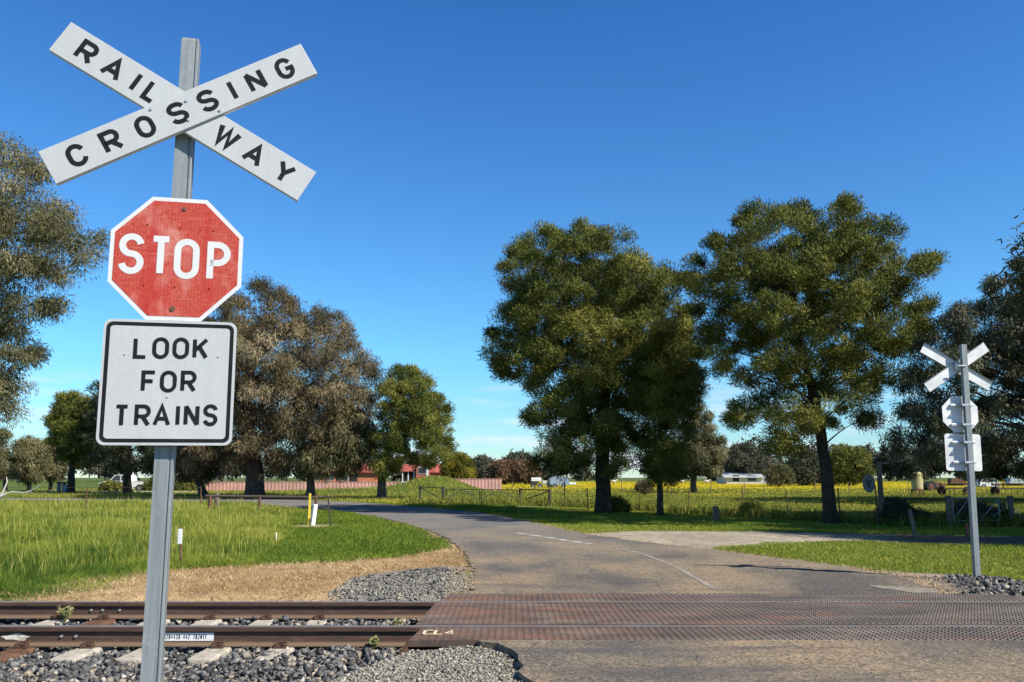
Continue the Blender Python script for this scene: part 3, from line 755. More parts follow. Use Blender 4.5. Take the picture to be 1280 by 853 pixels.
def bolt(M_, x, y, parent, r=.009, mat=None):
    b = MB(); b.add([(x + r * math.cos(k * R(45)), y + r * math.sin(k * R(45)), z) for z in (0, .005) for k in range(8)] , [tuple(range(8))[::-1], tuple(range(8, 16))] + [(k, (k + 1) % 8, 8 + (k + 1) % 8, 8 + k) for k in range(8)], M_)
    return b.build('bolt', mat or M['galv_bright'], parent)
def blade(center, ang, Lh, wd, fwd, text, fr, lh, tags):
    Mx = plate_matrix(center[0], center[1], R(ang), fwd)
    o = MB().box((0, 0, .003), (Lh, wd, .006), Mx, bev=.0015).build('crossbuck_blade', M['sheet_white'], root)
    o['label'] = tags
    # turned-back stiffening flanges
    MB().box((0, -wd / 2 + .002, -.014), (Lh, .003, .022), Mx).box((0, wd / 2 - .002, -.014), (Lh, .003, .022), Mx).build('flange', M['alu_back'], o)
    for ch, q in zip(text, fr):
        w = {'I': .021, 'W': .105, 'A': .085, 'L': .06, 'Y': .08}.get(ch, .078) * SC
        letter(ch, w, lh, (.0225 if ch == 'W' else .0195) * SC, M['black_paint'], o, Mx @ Matrix.Translation(((q - .5) * Lh, 0, .0065)))
    return o, Mx
cb = (.0125 * SC, .6635 * SC)
b1, Mx1 = blade((.018 * SC, .6635 * SC), -29.3, 1.18 * SC, .154 * SC, .004, 'RAILWAY', [.106, .212, .30, .365, .667, .783, .905], .098 * SC, 'white blade reading RAILWAY, sloping down to the right behind the other')
b2, Mx2 = blade((.0115 * SC, .6645 * SC), 30.2, 1.178 * SC, .152 * SC, .0185, 'CROSSING', [.106, .23, .355, .478, .593, .69, .783, .9], .098 * SC, 'white blade reading CROSSING, sloping up to the right in front')
for bx_, by_ in ((-.16, .0), (.105, -.058), (-.02, -.06), (.03, .03)): bolt(Mx2, bx_ * SC, by_ * SC + .0, b2, .008) if False else None
for bx_, by_ in ((-.115, .06), (.135, -.06), (.03, .035), (0.0, -.045)): bolt(Mx2 @ Matrix.Translation((0, 0, .0062)), bx_ * SC, by_ * SC, b2, .007)
# STOP octagon
oc = (.0185 * SC, .0215 * SC); fl = .522 * SC
Mo = plate_matrix(oc[0], oc[1], R(.2), .002)
def octa(f_): return [(f_ / 2 / math.cos(R(22.5)) * math.cos(R(22.5 + 45 * k)), f_ / 2 / math.cos(R(22.5)) * math.sin(R(22.5 + 45 * k))) for k in range(8)]
st = MB().prism(octa(fl), 0, .003, Mo).build('stop_plate', M['sheet_white2'], root); st['label'] = 'faded red octagon with a white edge reading STOP'
MB().prism(octa(fl - .033 * SC), .003, .0042, Mo).build('red_face', M['sheet_red'], st)
for ch, xx, yy, w in (('S', -.171, .012, .098), ('T', -.058, .0075, .088), ('O', .045, .001, .1), ('P', .172, -.005, .094)):
    letter(ch, w * SC, .172 * SC, .0265 * SC, M['sheet_white2'], st, Mo @ Matrix.Translation(((xx - .006) * SC, yy * SC, .0046)))
for xx, yy, r_ in ((.02, .216, .009), (-.005, -.212, .011)): bolt(Mo @ Matrix.Translation((0, 0, .0043)), xx * SC, yy * SC, st, r_ * SC, M['rust'])
for xx, yy in ((-.12, .142), (.01, .135), (.14, .13), (-.12, -.115), (0, -.118), (.135, -.12)): bolt(Mo @ Matrix.Translation((0, 0, .0043)), xx * SC, yy * SC, st, .0035, M['sheet_red'])
# notice plate
nc = (.0155 * SC, -.4955 * SC); nw, nh = .5145 * SC, .5095 * SC
Mn = plate_matrix(nc[0], nc[1], R(.3), .005)
def rrect(w, h, r, k=6):
    o = []
    for cx_, cy_, a0 in ((w / 2 - r, h / 2 - r, 0), (-w / 2 + r, h / 2 - r, 90), (-w / 2 + r, -h / 2 + r, 180), (w / 2 - r, -h / 2 + r, 270)):
        o += [(cx_ + r * math.cos(R(a0 + 90 * i / k)), cy_ + r * math.sin(R(a0 + 90 * i / k))) for i in range(k + 1)]
    return o
npl = MB().prism(rrect(nw, nh, .033), 0, .004, Mn).build('notice_plate', M['sheet_white'], root); npl['label'] = 'white square plate reading LOOK FOR TRAINS with a black border'
a = rrect(nw - .022 * SC, nh - .022 * SC, .027); b = rrect(nw - .052 * SC, nh - .052 * SC, .016); k = len(a)
MB().add([(x, y, .0048) for x, y in a] + [(x, y, .0048) for x, y in b], [(i, (i + 1) % k, k + (i + 1) % k, k + i) for i in range(k)], Mn).build('border', M['black_paint'], npl)
u_ = .000728 * SC
LW = {'L': 72, 'O': 84, 'K': 80, 'F': 76, 'R': 80, 'T': 74, 'A': 88, 'I': 20, 'N': 78, 'S': 74}
for row, yy in (((('L', 315), ('O', 422), ('O', 530), ('K', 637)), 230), ((('F', 361), ('O', 465), ('R', 573)), 420), ((('T', 222), ('R', 331), ('A', 432), ('I', 517), ('N', 591), ('S', 692)), 611)):
    for ch, xx in row:
        # undo the photo's slight skew: columns lean left going down
        sk_ = (yy - 420) * .042
        letter(ch, LW[ch] * 1.05 * u_, 123 * u_, 21 * u_, M['black_paint'], npl, Mn @ Matrix.Translation(((xx - 464 + sk_) * u_ * .985, -(yy - 424) * u_ * .99 - (xx - 464) * -.017 * u_, .005)))
for xx, yy in ((-.17, .11), (.19, .11), (.0, -.06)): bolt(Mn @ Matrix.Translation((0, 0, .004)), xx * SC, yy * SC, npl, .003, M['galv_bright'])
# brackets between plates and post
for z_ in (.215, -.2): 
    lx, lz = LP(.01 * SC, z_ * SC); MB().box((lx, -.055, lz), (.14, .03, .035)).build('bracket', M['galv_bright'], root)
for z_ in (-.33, -.66):
    lx, lz = LP(.01 * SC, z_ * SC); MB().box((lx, -.055, lz), (.4, .03, .035)).build('bracket', M['galv_bright'], root)
lx, lz = LP(.01 * SC, .664 * SC); MB().box((lx, -.055, lz), (.12, .03, .12)).build('bracket', M['galv_bright'], root)

# ------------------------------------------------------------------ far crossing sign, seen from behind
gb = G(1221, 722, .03); fd = gb[1]
ftop = P(1203.5, 431, fd)
fr_ = empty('railway_crossing_sign', tuple(gb), 'far railway crossing sign seen from its bare white back on a grey post', 'crossing sign', 'signs at the railway crossing', R(3))
Rz = Matrix.Rotation(R(-3), 3, 'Z')
def fl_(px, py, dy=0.0):
    q = Rz @ Vector(P(px, py, fd) - gb); return Vector((q.x, q.y + dy, q.z))
fp = MB(); tl = Rz @ Vector(ftop - gb)
fp.add([(a + q.x, b + q.y, q.z) for q in (Vector((0, 0, -.15)), tl) for a, b in ((-.038, -.036), (.038, -.036), (.038, .036), (-.038, .036))], [(0, 1, 2, 3), (7, 6, 5, 4), (0, 1, 5, 4), (1, 2, 6, 5), (2, 3, 7, 6), (3, 0, 4, 7)])
fp.build('post', M['galv_post'], fr_)
def fplate(px, py, tilt, off):
    c_ = fl_(px, py); return Matrix.Translation((c_.x, 0.078 + off, c_.z)) @ Matrix.Rotation(R(90), 4, 'X') @ Matrix.Rotation(tilt, 4, 'Z')
upx = fd / F * 1.02
for ang, off in ((33, .0), (-30, .02)):
    Mx = fplate(1199.5, 458, R(ang), off)
    o = MB().box((0, 0, 0), (1.13, .155, .005), Mx).build('crossbuck_blade', M['alu_back'], fr_)
    MB().box((0, -.076, .013), (1.13, .003, .022), Mx).box((0, .076, .013), (1.13, .003, .022), Mx).build('flange', M['galv'], o)
Mx = fplate(1204, 517.5, 0, 0); MB().prism(octa(.53), -.0015, .0015, Mx).build('stop_plate', M['alu_back'], fr_)
Mx = fplate(1208, 565.5, R(-1), 0); MB().prism(rrect(.535, .53, .035), -.0015, .0015, Mx).build('notice_plate', M['alu_back'], fr_)
for py_ in (506.5, 531, 553, 578):
    c_ = fl_(1205 + (py_ - 517) * .055, py_)
    b_ = MB().box((c_.x, .056, c_.z), (.34, .034, .035), bev=.004); b_.box((c_.x + .014, -.037, c_.z), (.11, .012, .03)).cyl((c_.x - .045, -.05, c_.z), (c_.x - .045, .05, c_.z), .008, 6).cyl((c_.x + .075, -.05, c_.z), (c_.x + .075, .05, c_.z), .008, 6)
    b_.build('bracket', M['galv_bright'], fr_)
c_ = fl_(1200.5, 458); b_ = MB().box((c_.x, .04, c_.z), (.12, .04, .1), bev=.005).cyl((c_.x - .06, -.045, c_.z), (c_.x + .06, -.045, c_.z), .012, 8); b_.build('bracket', M['galv_bright'], fr_)

exec_trees = True
# ------------------------------------------------------------------ foliage
def zp(pts, ox, oy, s): return [(ox + a / s, oy + b / s) for a, b in pts]
def unit(v): return v / np.maximum(np.linalg.norm(v, axis=-1, keepdims=True), 1e-9)

def leaves(C, D, L, Wd, tint, taper=.35, N=None):
    """one leaf face per row: base centre C, direction D, length L, width Wd"""
    n_ = len(C); side = unit(np.cross(D, rng.normal(size=(n_, 3)) if N is None else N + rng.normal(0, .36, (n_, 3)))) * (Wd[:, None] / 2)
    V = np.empty((n_, 4, 3)); E = D * L[:, None]
    V[:, 0] = C - side * .5; V[:, 1] = C + side * .5; V[:, 2] = C + E * .6 + side; V[:, 3] = C + E
    V[:, 2] = C + E * .55 + side; V[:, 3] = C + E - side * taper
    return V.reshape(-1, 3), np.arange(n_ * 4).reshape(n_, 4), np.repeat(tint, 4)

def spread(cand, k):
    """farthest-first choice of k candidates"""
    idx = [int(rng.integers(len(cand)))]; d = np.linalg.norm(cand - cand[idx[0]], axis=1)
    while len(idx) < min(k, len(cand)):
        i = int(np.argmax(d * rng.uniform(.6, 1, len(d)))); idx.append(i); d = np.minimum(d, np.linalg.norm(cand - cand[i], axis=1))
    return np.array(idx)

def tree(name, label, cat, d, poly, trunk, rad, mat, bark, nb=50, br=(.9, 1.6), ncl=9, cr=.45, nleaf=80, leaf=(.2, .035), style='pine', depth=.9, holes=(), group=None, base_z=None, flat_=.62, limbs=True, seed=None, zmin=.22):
    global rng
    keep = rng
    if seed is not None: rng = np.random.default_rng(seed)
    pw = np.array([P(a, b, d)[[0, 2]] for a, b in poly])
    tp = [np.array(P(a, b, d)) for a, b in trunk]
    bz = float(ground_h(np.array([tp[0][0]]), np.array([d]))[0]) if base_z is None else base_z
    bx = tp[0][0]; org = np.array([bx, d, bz])
    hol = [np.array([P(a, b, d)[[0, 2]] for a, b in h]) for h in holes]
    lo_, hi_ = pw.min(0), pw.max(0)
    X_ = rng.uniform(lo_[0], hi_[0], 9000); Z_ = rng.uniform(lo_[1], hi_[1], 9000)
    k = inside(pw, X_, Z_) & (Z_ > .15)
    for h in hol: k &= ~inside(h, X_, Z_)
    X_, Z_ = X_[k], Z_[k]; ed = edge_dist(pw, X_, Z_); Rm = max(ed.max(), .3)
    k = ed > br[0] * .35; X_, Z_, ed = X_[k], Z_[k], ed[k]
    Dp = depth * np.sqrt(ed * (2 * Rm - ed)) * 1.15
    u = rng.uniform(-1, 1, len(X_)); Y_ = d + Dp * np.sign(u) * np.abs(u) ** .55
    # keep the outline when a bough sits nearer or farther than the trunk
    k_ = Y_ / d
    cand = np.stack([X_ * (1 + (k_ - 1) * .7), Y_, CAM[2] + (Z_ - CAM[2]) * (1 + (k_ - 1) * .7)], 1)
    idx = spread(cand, int(nb * 1.35)); B = cand[idx]; eb = ed[idx]
    rb = np.minimum(rng.uniform(br[0], br[1], len(B)), eb * .9 + br[0] * .2)
    ctr = np.array([bx, d, bz + (hi_[1] - bz) * .45])
    out = unit(B - ctr)
    CC, RC, CT, OB, BB = [], [], [], [], []
    btint = rng.normal(0, .14, len(B))
    for i in range(len(B)):
        m_ = max(6, int(1.25 * ncl * (rb[i] / br[1]) ** 1.3 * rng.uniform(.7, 1.3)))
        dr = unit(rng.normal(size=(m_, 3)) + .55 * out[i] + np.array([0, 0, .25]))
        pos = B[i] + dr * rb[i] * (rng.uniform(.2, 1, (m_, 1)) ** .5) * np.array([1, 1, flat_])
        CC.append(pos); RC.append(cr * rng.uniform(.6, 1.25, m_)); CT.append(btint[i] + rng.normal(0, .1, m_)); OB.append(np.repeat(out[i][None], m_, 0)); BB.append(np.repeat(B[i][None], m_, 0))
    # inner clumps fill the crown between the boughs
    m_ = int(nb * (3.2 if style == 'pine' else 1.4)); ii = rng.integers(0, len(cand), m_); fil = cand[ii].copy(); fil[:, 1] = d + (fil[:, 1] - d) * rng.uniform(.1, .9, m_)
    kk = ed[ii] > cr * .9; fil = fil[kk]; m_ = len(fil)
    CC.append(fil); RC.append(cr * rng.uniform(.8, 1.4, m_)); CT.append(rng.normal(-.03, .12, m_)); OB.append(unit(fil - ctr)); BB.append(fil - .6 * unit(fil - ctr))
    CC = np.concatenate(CC); RC = np.concatenate(RC); CT = np.concatenate(CT); OB = np.concatenate(OB); BB = np.concatenate(BB)
    for h in hol:
        kk = ~inside(h, CC[:, 0], CC[:, 2]); CC, RC, CT, OB, BB = CC[kk], RC[kk], CT[kk], OB[kk], BB[kk]
    n_ = len(CC) * nleaf; ci = np.repeat(np.arange(len(CC)), nleaf)
    off = unit(rng.normal(size=(n_, 3))) * (rng.uniform(0, 1, (n_, 1)) ** .45)
    if style == 'pine':
        C_ = CC[ci] + off * RC[ci][:, None] * np.array([1, 1, .75])
        D_ = unit(off * .35 + OB[ci] * .3 + np.array([0, 0, .5]) + rng.normal(0, .55, (n_, 3)))
    elif style == 'gum':
        C_ = CC[ci] + off * RC[ci][:, None] * np.array([1, 1, .95])
        D_ = unit(off * .5 + np.array([0, 0, -.75]) + rng.normal(0, .5, (n_, 3)))
    else:
        C_ = CC[ci] + off * RC[ci][:, None]
        D_ = unit(off + rng.normal(0, .7, (n_, 3)))
    L_ = leaf[0] * rng.uniform(.6, 1.35, n_); W_ = leaf[1] * rng.uniform(.7, 1.3, n_)
    T_ = np.clip(.5 + CT[ci] * 1.25 + rng.normal(0, .09 if style == 'pine' else .13, n_), 0, 1)
    V, Fq, T = leaves(C_, D_, L_, W_, T_, N=unit(.5 * off + .9 * unit(C_ - BB[ci]) + .3 * OB[ci] + np.array([0, 0, .2])))
    root = empty(name, tuple(org), label, cat, group)
    np_mesh('crown', V - org, [Fq], mat, root, tint=T)
    # trunk and limbs
    tb = MB(); h_tot = hi_[1] - bz
    sp = [Vector(q - org) for q in tp]; sp[0].z = -.15
    pts_, rr = [], []
    for i in range(len(sp) - 1):
        for j in range(4):
            t = j / 4; pts_.append(sp[i].lerp(sp[i + 1], t) + Vector((rng.normal(0, rad * .06), rng.normal(0, rad * .06), 0)))
    pts_.append(sp[-1])
    for q in pts_: 
        hh = max(q.z, 0) / h_tot; rr.append(rad * (1 - .82 * min(hh, 1)) * (1 + .3 * math.exp(-max(q.z, 0) / (rad * 1.2))))
    tb.tube(pts_, rr, 12)
    if limbs:
        order = [i for i in range(len(B)) if rng.random() < (.22 if style == 'pine' else .4)]
        for i in order:
            b = Vector(B[i] - org); hd = math.hypot(b.x - pts_[-1].x, b.y)
            zt = max(min(b.z - .45 * hd, pts_[-1].z), zmin * h_tot)
            j = min(range(len(pts_)), key=lambda q: abs(pts_[q].z - zt)); a = pts_[j]
            mid_ = a.lerp(b, .5) + Vector((rng.normal(0, .12), rng.normal(0, .12), .10 * (b - a).length * (1 if style != 'gum' else 1.4)))
            r0 = min(rr[j] * .38, .012 + .009 * (b - a).length)
            path = [a.lerp(mid_, t).lerp(mid_.lerp(b, t), t) for t in (0, .2, .4, .6, .8, 1)]
            tb.tube(path, [r0 * (1 - .8 * t) for t in (0, .2, .4, .6, .8, 1)], 6, False)
    tb.build('trunk', bark, root, smooth=True)
    rng = keep
    return root

L_pine = leafmat('pine_needles', [(0, (.026, .036, .010)), (.35, (.078, .092, .018)), (.7, (.165, .164, .032)), (1, (.26, .24, .05))], .65, .05)
L_gum = leafmat('gum_leaves', [(0, (.05, .053, .024)), (.45, (.125, .118, .05)), (.8, (.205, .18, .085)), (1, (.30, .26, .145))], .5, .15, .35)
L_dgum = leafmat('dull_gum_leaves', [(0, (.025, .028, .014)), (.45, (.07, .07, .034)), (.8, (.14, .13, .07)), (1, (.26, .23, .15))], .5, .08, .35)
L_brown = leafmat('bronze_gum_leaves', [(0, (.042, .034, .018)), (.45, (.128, .098, .048)), (.8, (.215, .165, .085)), (1, (.33, .26, .15))], .55, .12, .3)
L_green = leafmat('green_needles', [(0, (.04, .055, .013)), (.4, (.12, .135, .027)), (.75, (.225, .22, .045)), (1, (.33, .30, .08))], .6, .18)
L_dark = leafmat('dark_leaves', [(0, (.022, .028, .016)), (.45, (.048, .055, .03)), (.8, (.085, .09, .05)), (1, (.15, .15, .095))], .5, .04, .3)
L_yel = leafmat('yellow_bush_leaves', [(0, (.08, .085, .012)), (.5, (.17, .15, .018)), (1, (.32, .25, .03))], .6, .15)
L_red = leafmat('russet_leaves', [(0, (.07, .05, .03)), (.5, (.17, .10, .06)), (1, (.27, .16, .09))], .6, .1)
L_far = leafmat('far_leaves', [(0, (.045, .052, .035)), (.5, (.085, .09, .06)), (1, (.15, .14, .10))], .7, .1)

# the big pine left of centre and its neighbour
pine1 = zp([(250, 58), (330, 72), (400, 95), (455, 145), (520, 150), (560, 190), (572, 270), (565, 400), (505, 450), (470, 520), (445, 600), (420, 690), (370, 725), (300, 705), (270, 735), (180, 722), (145, 690), (180, 620), (132, 560), (150, 505), (105, 492), (60, 455), (40, 420), (50, 330), (80, 300), (95, 250), (76, 200), (90, 140), (128, 88), (180, 82)], 590, 250, 2.08)
d1 = G(755, 641)[1]
tree('pine_tree', 'tall dense pine with a thick dark trunk between the gate and the road', 'tree', d1, pine1,
     zp([(345, 815), (338, 720), (340, 600), (350, 440), (358, 330), (330, 200)], 590, 250, 2.08), .33, L_pine, M['bark_pine'],
     nb=84, br=(.9, 1.7), ncl=18, cr=.42, nleaf=200, leaf=(.14, .036), holes=[zp([(165, 500), (235, 425), (268, 440), (205, 512)], 590, 250, 2.08), zp([(340, 340), (370, 335), (372, 372), (345, 378)], 590, 250, 2.08)], seed=11)
d3 = G(825, 644)[1]
tree('pine_tree', 'slender young pine with a thin straight trunk right of the tall dense pine', 'tree', d3,
     zp([(455, 330), (560, 320), (605, 400), (600, 470), (575, 560), (565, 640), (560, 720), (520, 742), (450, 735), (428, 690), (435, 600), (410, 500), (420, 400)], 590, 250, 2.08),
     zp([(489, 820), (488, 700), (490, 560), (500, 400)], 590, 250, 2.08), .13, L_pine, M['bark_pine'], nb=50, br=(.6, 1.1), ncl=11, cr=.4, nleaf=150, leaf=(.135, .032), seed=12)
d2 = G(1040, 654)[1]
pine2 = zp([(200, 35), (260, 50), (320, 78), (355, 40), (420, 45), (500, 88), (530, 140), (552, 185), (610, 160), (628, 195), (603, 290), (603, 350), (560, 400), (520, 470), (500, 545), (470, 592), (420, 600), (375, 585), (325, 640), (255, 685), (212, 640), (208, 590), (140, 612), (112, 590), (120, 540), (130, 490), (60, 445), (48, 380), (15, 300), (28, 240), (10, 190), (58, 165), (58, 118), (120, 108), (140, 68)], 850, 230, 1.94)
tree('pine_tree', 'tall open-crowned pine with a leaning bare trunk beside the gravel driveway', 'tree', d2, pine2,
     zp([(368, 822), (348, 640), (328, 530), (300, 420), (275, 310), (262, 180)], 850, 230, 1.94), .215, L_pine, M['bark_pine'],
     nb=84, br=(.7, 1.35), ncl=15, cr=.34, nleaf=180, leaf=(.12, .031), holes=[zp([(225, 315), (262, 310), (262, 350), (230, 352)], 850, 230, 1.94), zp([(160, 470), (215, 480), (200, 520), (150, 520)], 850, 230, 1.94), zp([(400, 500), (450, 490), (450, 560), (400, 560)], 850, 230, 1.94), zp([(255, 420), (300, 440), (285, 480), (250, 470)], 850, 230, 1.94), zp([(430, 250), (470, 245), (470, 280), (430, 285)], 850, 230, 1.94)], seed=13)
# gum at the left edge
tree('gum_tree', 'grey-green gum tree hanging in from the left edge above the long grass', 'tree', 26.0,
     zp([(-20, 30), (55, 52), (120, 118), (152, 190), (185, 213), (232, 238), (248, 292), (225, 350), (180, 352), (142, 368), (142, 420), (108, 450), (116, 490), (62, 550), (42, 640), (10, 690), (-60, 720), (-150, 690), (-260, 700), (-390, 560), (-430, 350), (-400, 120), (-260, 0), (-120, -10)], 0, 150, 1.8133),
     [(-95, 668), (-90, 560), (-80, 470), (-60, 380), (-50, 290)], .34, L_gum, M['bark_gum'], nb=110, br=(.7, 1.3), ncl=13, cr=.42, nleaf=110, leaf=(.13, .034), style='gum', seed=14, depth=.8)
# bronze eucalypt behind the sign
tree('eucalyptus_tree', 'broad bronze-brown eucalyptus with two dark trunks behind the STOP sign', 'tree', 60.0,
     zp([(160, 190), (270, 88), (340, 50), (400, 58), (452, 108), (480, 138), (560, 136), (622, 168), (664, 228), (702, 300), (752, 338), (748, 390), (730, 440), (745, 500), (700, 590), (650, 640), (590, 690), (520, 705), (470, 690), (400, 720), (330, 700), (260, 722), (190, 690), (140, 745), (60, 735), (50, 600), (-20, 500), (-30, 400), (60, 300), (120, 220)], 200, 330, 2.7525),
     zp([(325, 806), (325, 720), (305, 600), (290, 450), (330, 300), (350, 200)], 200, 330, 2.7525), .62, L_brown, M['bark_gum'], nb=120, br=(1.0, 2.0), ncl=13, cr=.62, nleaf=110, leaf=(.25, .055), style='gum', seed=15,
     holes=[zp([(385, 205), (435, 205), (425, 225), (385, 222)], 200, 330, 2.7525), zp([(325, 285), (355, 285), (350, 305), (325, 300)], 200, 330, 2.7525)])
tree('eucalyptus_tree', 'small olive eucalyptus tree between the bronze one and the bright green tree', 'tree', 58.0,
     zp([(600, 470), (700, 510), (740, 560), (745, 640), (700, 700), (640, 735), (560, 735), (480, 722), (460, 660), (520, 590), (560, 520)], 200, 330, 2.7525),
     zp([(517, 800), (518, 720), (560, 620), (600, 560)], 200, 330, 2.7525), .3, L_gum, M['bark_gum'], nb=40, br=(.8, 1.4), ncl=10, cr=.5, nleaf=75, leaf=(.25, .06), style='gum', seed=16)
tree('green_tree', 'bright green rounded tree with a short dark trunk beside the road bend', 'tree', 57.0,
     zp([(810, 348), (870, 358), (922, 388), (952, 448), (992, 478), (1002, 560), (996, 600), (1018, 640), (990, 684), (930, 706), (830, 694), (800, 734), (750, 738), (722, 700), (742, 640), (738, 560), (758, 480), (752, 420), (770, 385)], 200, 330, 2.7525),
     zp([(762, 806), (763, 720), (790, 620), (820, 500), (850, 430)], 200, 330, 2.7525), .3, L_green, M['bark_gum'], nb=60, br=(.7, 1.3), ncl=10, cr=.45, nleaf=80, leaf=(.22, .05), seed=17, holes=[zp([(850, 600), (880, 600), (870, 640), (845, 630)], 200, 330, 2.7525)])
tree('eucalyptus_tree', 'thin dark leaning tree beneath the notice plate, left of the bronze eucalyptus', 'tree', 64.0,
     [(222, 540), (262, 535), (290, 560), (280, 592), (250, 600), (225, 598), (215, 575)], [(257, 618), (248, 600), (240, 570)], .3, L_brown, M['bark_gum'], nb=22, br=(.8, 1.4), ncl=9, cr=.6, nleaf=70, leaf=(.28, .065), style='gum', seed=18)
# trees at the left behind the meadow
tree('pine_tree', 'dark rounded pine rising left of the near sign over the long grass', 'tree', 78.0,
     zp([(330, 190), (400, 152), (480, 165), (520, 188), (592, 198), (640, 300), (640, 480), (560, 560), (480, 610), (400, 570), (330, 480), (285, 420), (308, 360), (282, 330), (318, 280)], 0, 460, 4.738),
     zp([(425, 700), (425, 600), (440, 480), (450, 300)], 0, 460, 4.738), .34, L_pine, M['bark_pine'], nb=56, br=(.8, 1.5), ncl=10, cr=.55, nleaf=75, leaf=(.3, .065), seed=19)
tree('pine_tree', 'dark dense tree half hidden behind the notice plate', 'tree', 74.0,
     [(120, 480), (170, 470), (215, 490), (232, 530), (228, 580), (205, 598), (170, 590), (140, 592), (118, 580), (110, 530)], [(160, 611), (159, 590), (160, 540), (165, 500)], .36, L_dark, M['bark_pine'], nb=50, br=(.9, 1.6), ncl=10, cr=.55, nleaf=75, leaf=(.3, .065), seed=20)
for k, (pl, tr_, lab) in enumerate((
    ([(-60, 560), (-30, 530), (0, 535), (20, 545), (28, 570), (22, 598), (-10, 603), (-55, 602)], [(8, 606), (5, 585), (0, 560)], 'grey-olive bushy tree at the far left edge of the meadow'),
    ([(22, 552), (38, 545), (52, 552), (56, 580), (50, 600), (28, 602), (18, 580)], [(37, 606), (37, 590), (37, 565)], 'low olive bushy tree second from the left edge'),
    ([(48, 560), (62, 548), (78, 556), (84, 580), (76, 598), (56, 600), (46, 585)], [(64, 606), (64, 590), (66, 570)], 'small grey bushy tree just left of the dark rounded pine'))):
    tree('bushy_tree', lab, 'tree', 84.0 + 3 * k, pl, tr_, .2, L_gum, M['bark_gum'], nb=32, br=(.7, 1.3), ncl=9, cr=.55, nleaf=70, leaf=(.28, .07), style='gum', seed=30 + k, group='bushy trees behind the meadow')
# right-hand trees
tree('gum_tree', 'big dark gum tree standing behind the far crossing sign at the right edge', 'tree', 50.0,
     [(1104, 592), (1106, 560), (1122, 520), (1128, 470), (1120, 430), (1142, 408), (1180, 388), (1215, 372), (1240, 345), (1262, 322), (1300, 318), (1350, 325), (1450, 350), (1510, 450), (1490, 595), (1380, 606), (1300, 598), (1200, 595), (1140, 594)],
     [(1330, 626), (1325, 560), (1310, 480), (1300, 420)], .6, L_dgum, M['bark_gum'], nb=150, br=(.9, 1.7), ncl=14, cr=.55, nleaf=110, leaf=(.24, .065), style='gum', seed=21, holes=[[(1180, 470), (1205, 455), (1225, 480), (1215, 515), (1190, 510)], [(1232, 520), (1250, 512), (1256, 545), (1238, 552)], [(1135, 500), (1150, 495), (1150, 515), (1138, 520)]])
tree('gum_tree', 'pale small-leaved tree with drooping sprays beyond the young pine', 'tree', 80.0,
     [(858, 530), (872, 500), (890, 520), (893, 545), (908, 548), (905, 575), (898, 596), (868, 592), (850, 600), (845, 570)], [(867, 608), (867, 590), (868, 560), (872, 530)], .3, L_gum, M['bark_gum'], nb=40, br=(.7, 1.3), ncl=9, cr=.5, nleaf=70, leaf=(.28, .065), style='gum', seed=22)
# trees outside the frame on the right whose shade falls on the driveway
def offtree(x, y, h, r, seed, lab):
    """a gum standing right of the picture"""
    global rng
    keep = rng; rng = np.random.default_rng(seed)
    rt = empty('gum_tree', (x, y, -.03), lab, 'tree'); n_ = 36000
    B = unit(rng.normal(size=(34, 3))) * rng.uniform(.3, 1, (34, 1)) ** .4 * np.array([r, r, h * .36]) + np.array([0, 0, h * .6])
    ci = rng.integers(0, 34, n_); C_ = B[ci] + rng.normal(0, .5, (n_, 3))
    V, Fq, T = leaves(C_, unit(rng.normal(size=(n_, 3)) + np.array([0, 0, -.8])), .26 * rng.uniform(.6, 1.3, n_), .075 * rng.uniform(.7, 1.3, n_), rng.uniform(.2, .8, n_))
    np_mesh('crown', V, [Fq], L_gum, rt, tint=T)
    tb = MB().tube([(0, 0, -.2), (.1, 0, h * .3), (0, .1, h * .7)], [.3, .24, .08], 10)
    for b in B: tb.tube([(.1, 0, h * .3), tuple(b * .5 + np.array([0, 0, h * .25])), tuple(b)], [.09, .06, .02], 6, False)
    tb.build('trunk', M['bark_gum'], rt, smooth=True); rng = keep
for tx_, ty_, th_, tr_, ts_, tl_ in ((17.6, 18.4, 11, 3.6, 41, 'gum tree out of frame to the right nearest the far crossing sign'), (21.5, 20.5, 12, 4.2, 42, 'gum tree out of frame at right, farther from the road than its neighbour'),
        (18.9, 24.2, 11, 3.7, 43, 'gum tree out of frame at right shading the driveway end'), (22.6, 28.5, 12, 4.2, 44, 'gum tree out of frame at right behind the metal gate')):
    offtree(tx_, ty_, th_, tr_, ts_, tl_)

# bushes and far trees
def bush(name, lab, d, poly, mat, nb=26, br=(.5, 1.0), cr=.4, leaf=(.2, .06), seed=0, cat='bush', group=None, nleaf=70):
    x0 = sum(q[0] for q in poly) / len(poly); y1 = max(q[1] for q in poly); y0 = min(q[1] for q in poly)
    return tree(name, lab, cat, d, poly, [(x0, y1), (x0, (y1 * .6 + y0 * .4)), (x0, (y1 * .35 + y0 * .65))], max(.05, .004 * d * .35), mat, M['bark_gum'], nb=nb, br=br, ncl=9, cr=cr, nleaf=nleaf, leaf=leaf, style='bush', group=group, seed=seed, limbs=True, zmin=.1)
def blob(cx, cy, rx, ry, k=14, j=.1, seed=0):
    r_ = random.Random(seed)
    return [(cx + rx * math.cos(6.283 * i / k) * (1 + r_.uniform(-j, j)), cy + ry * math.sin(6.283 * i / k) * (1 + r_.uniform(-j, j))) for i in range(k)]
bush('bush', 'round yellow-green bush right of the red roofed house', 105, [(553, 600), (554, 582), (562, 571), (573, 568), (584, 572), (591, 584), (591, 601)], L_yel, 34, (.5, 1.0), .45, (.3, .09), 50)
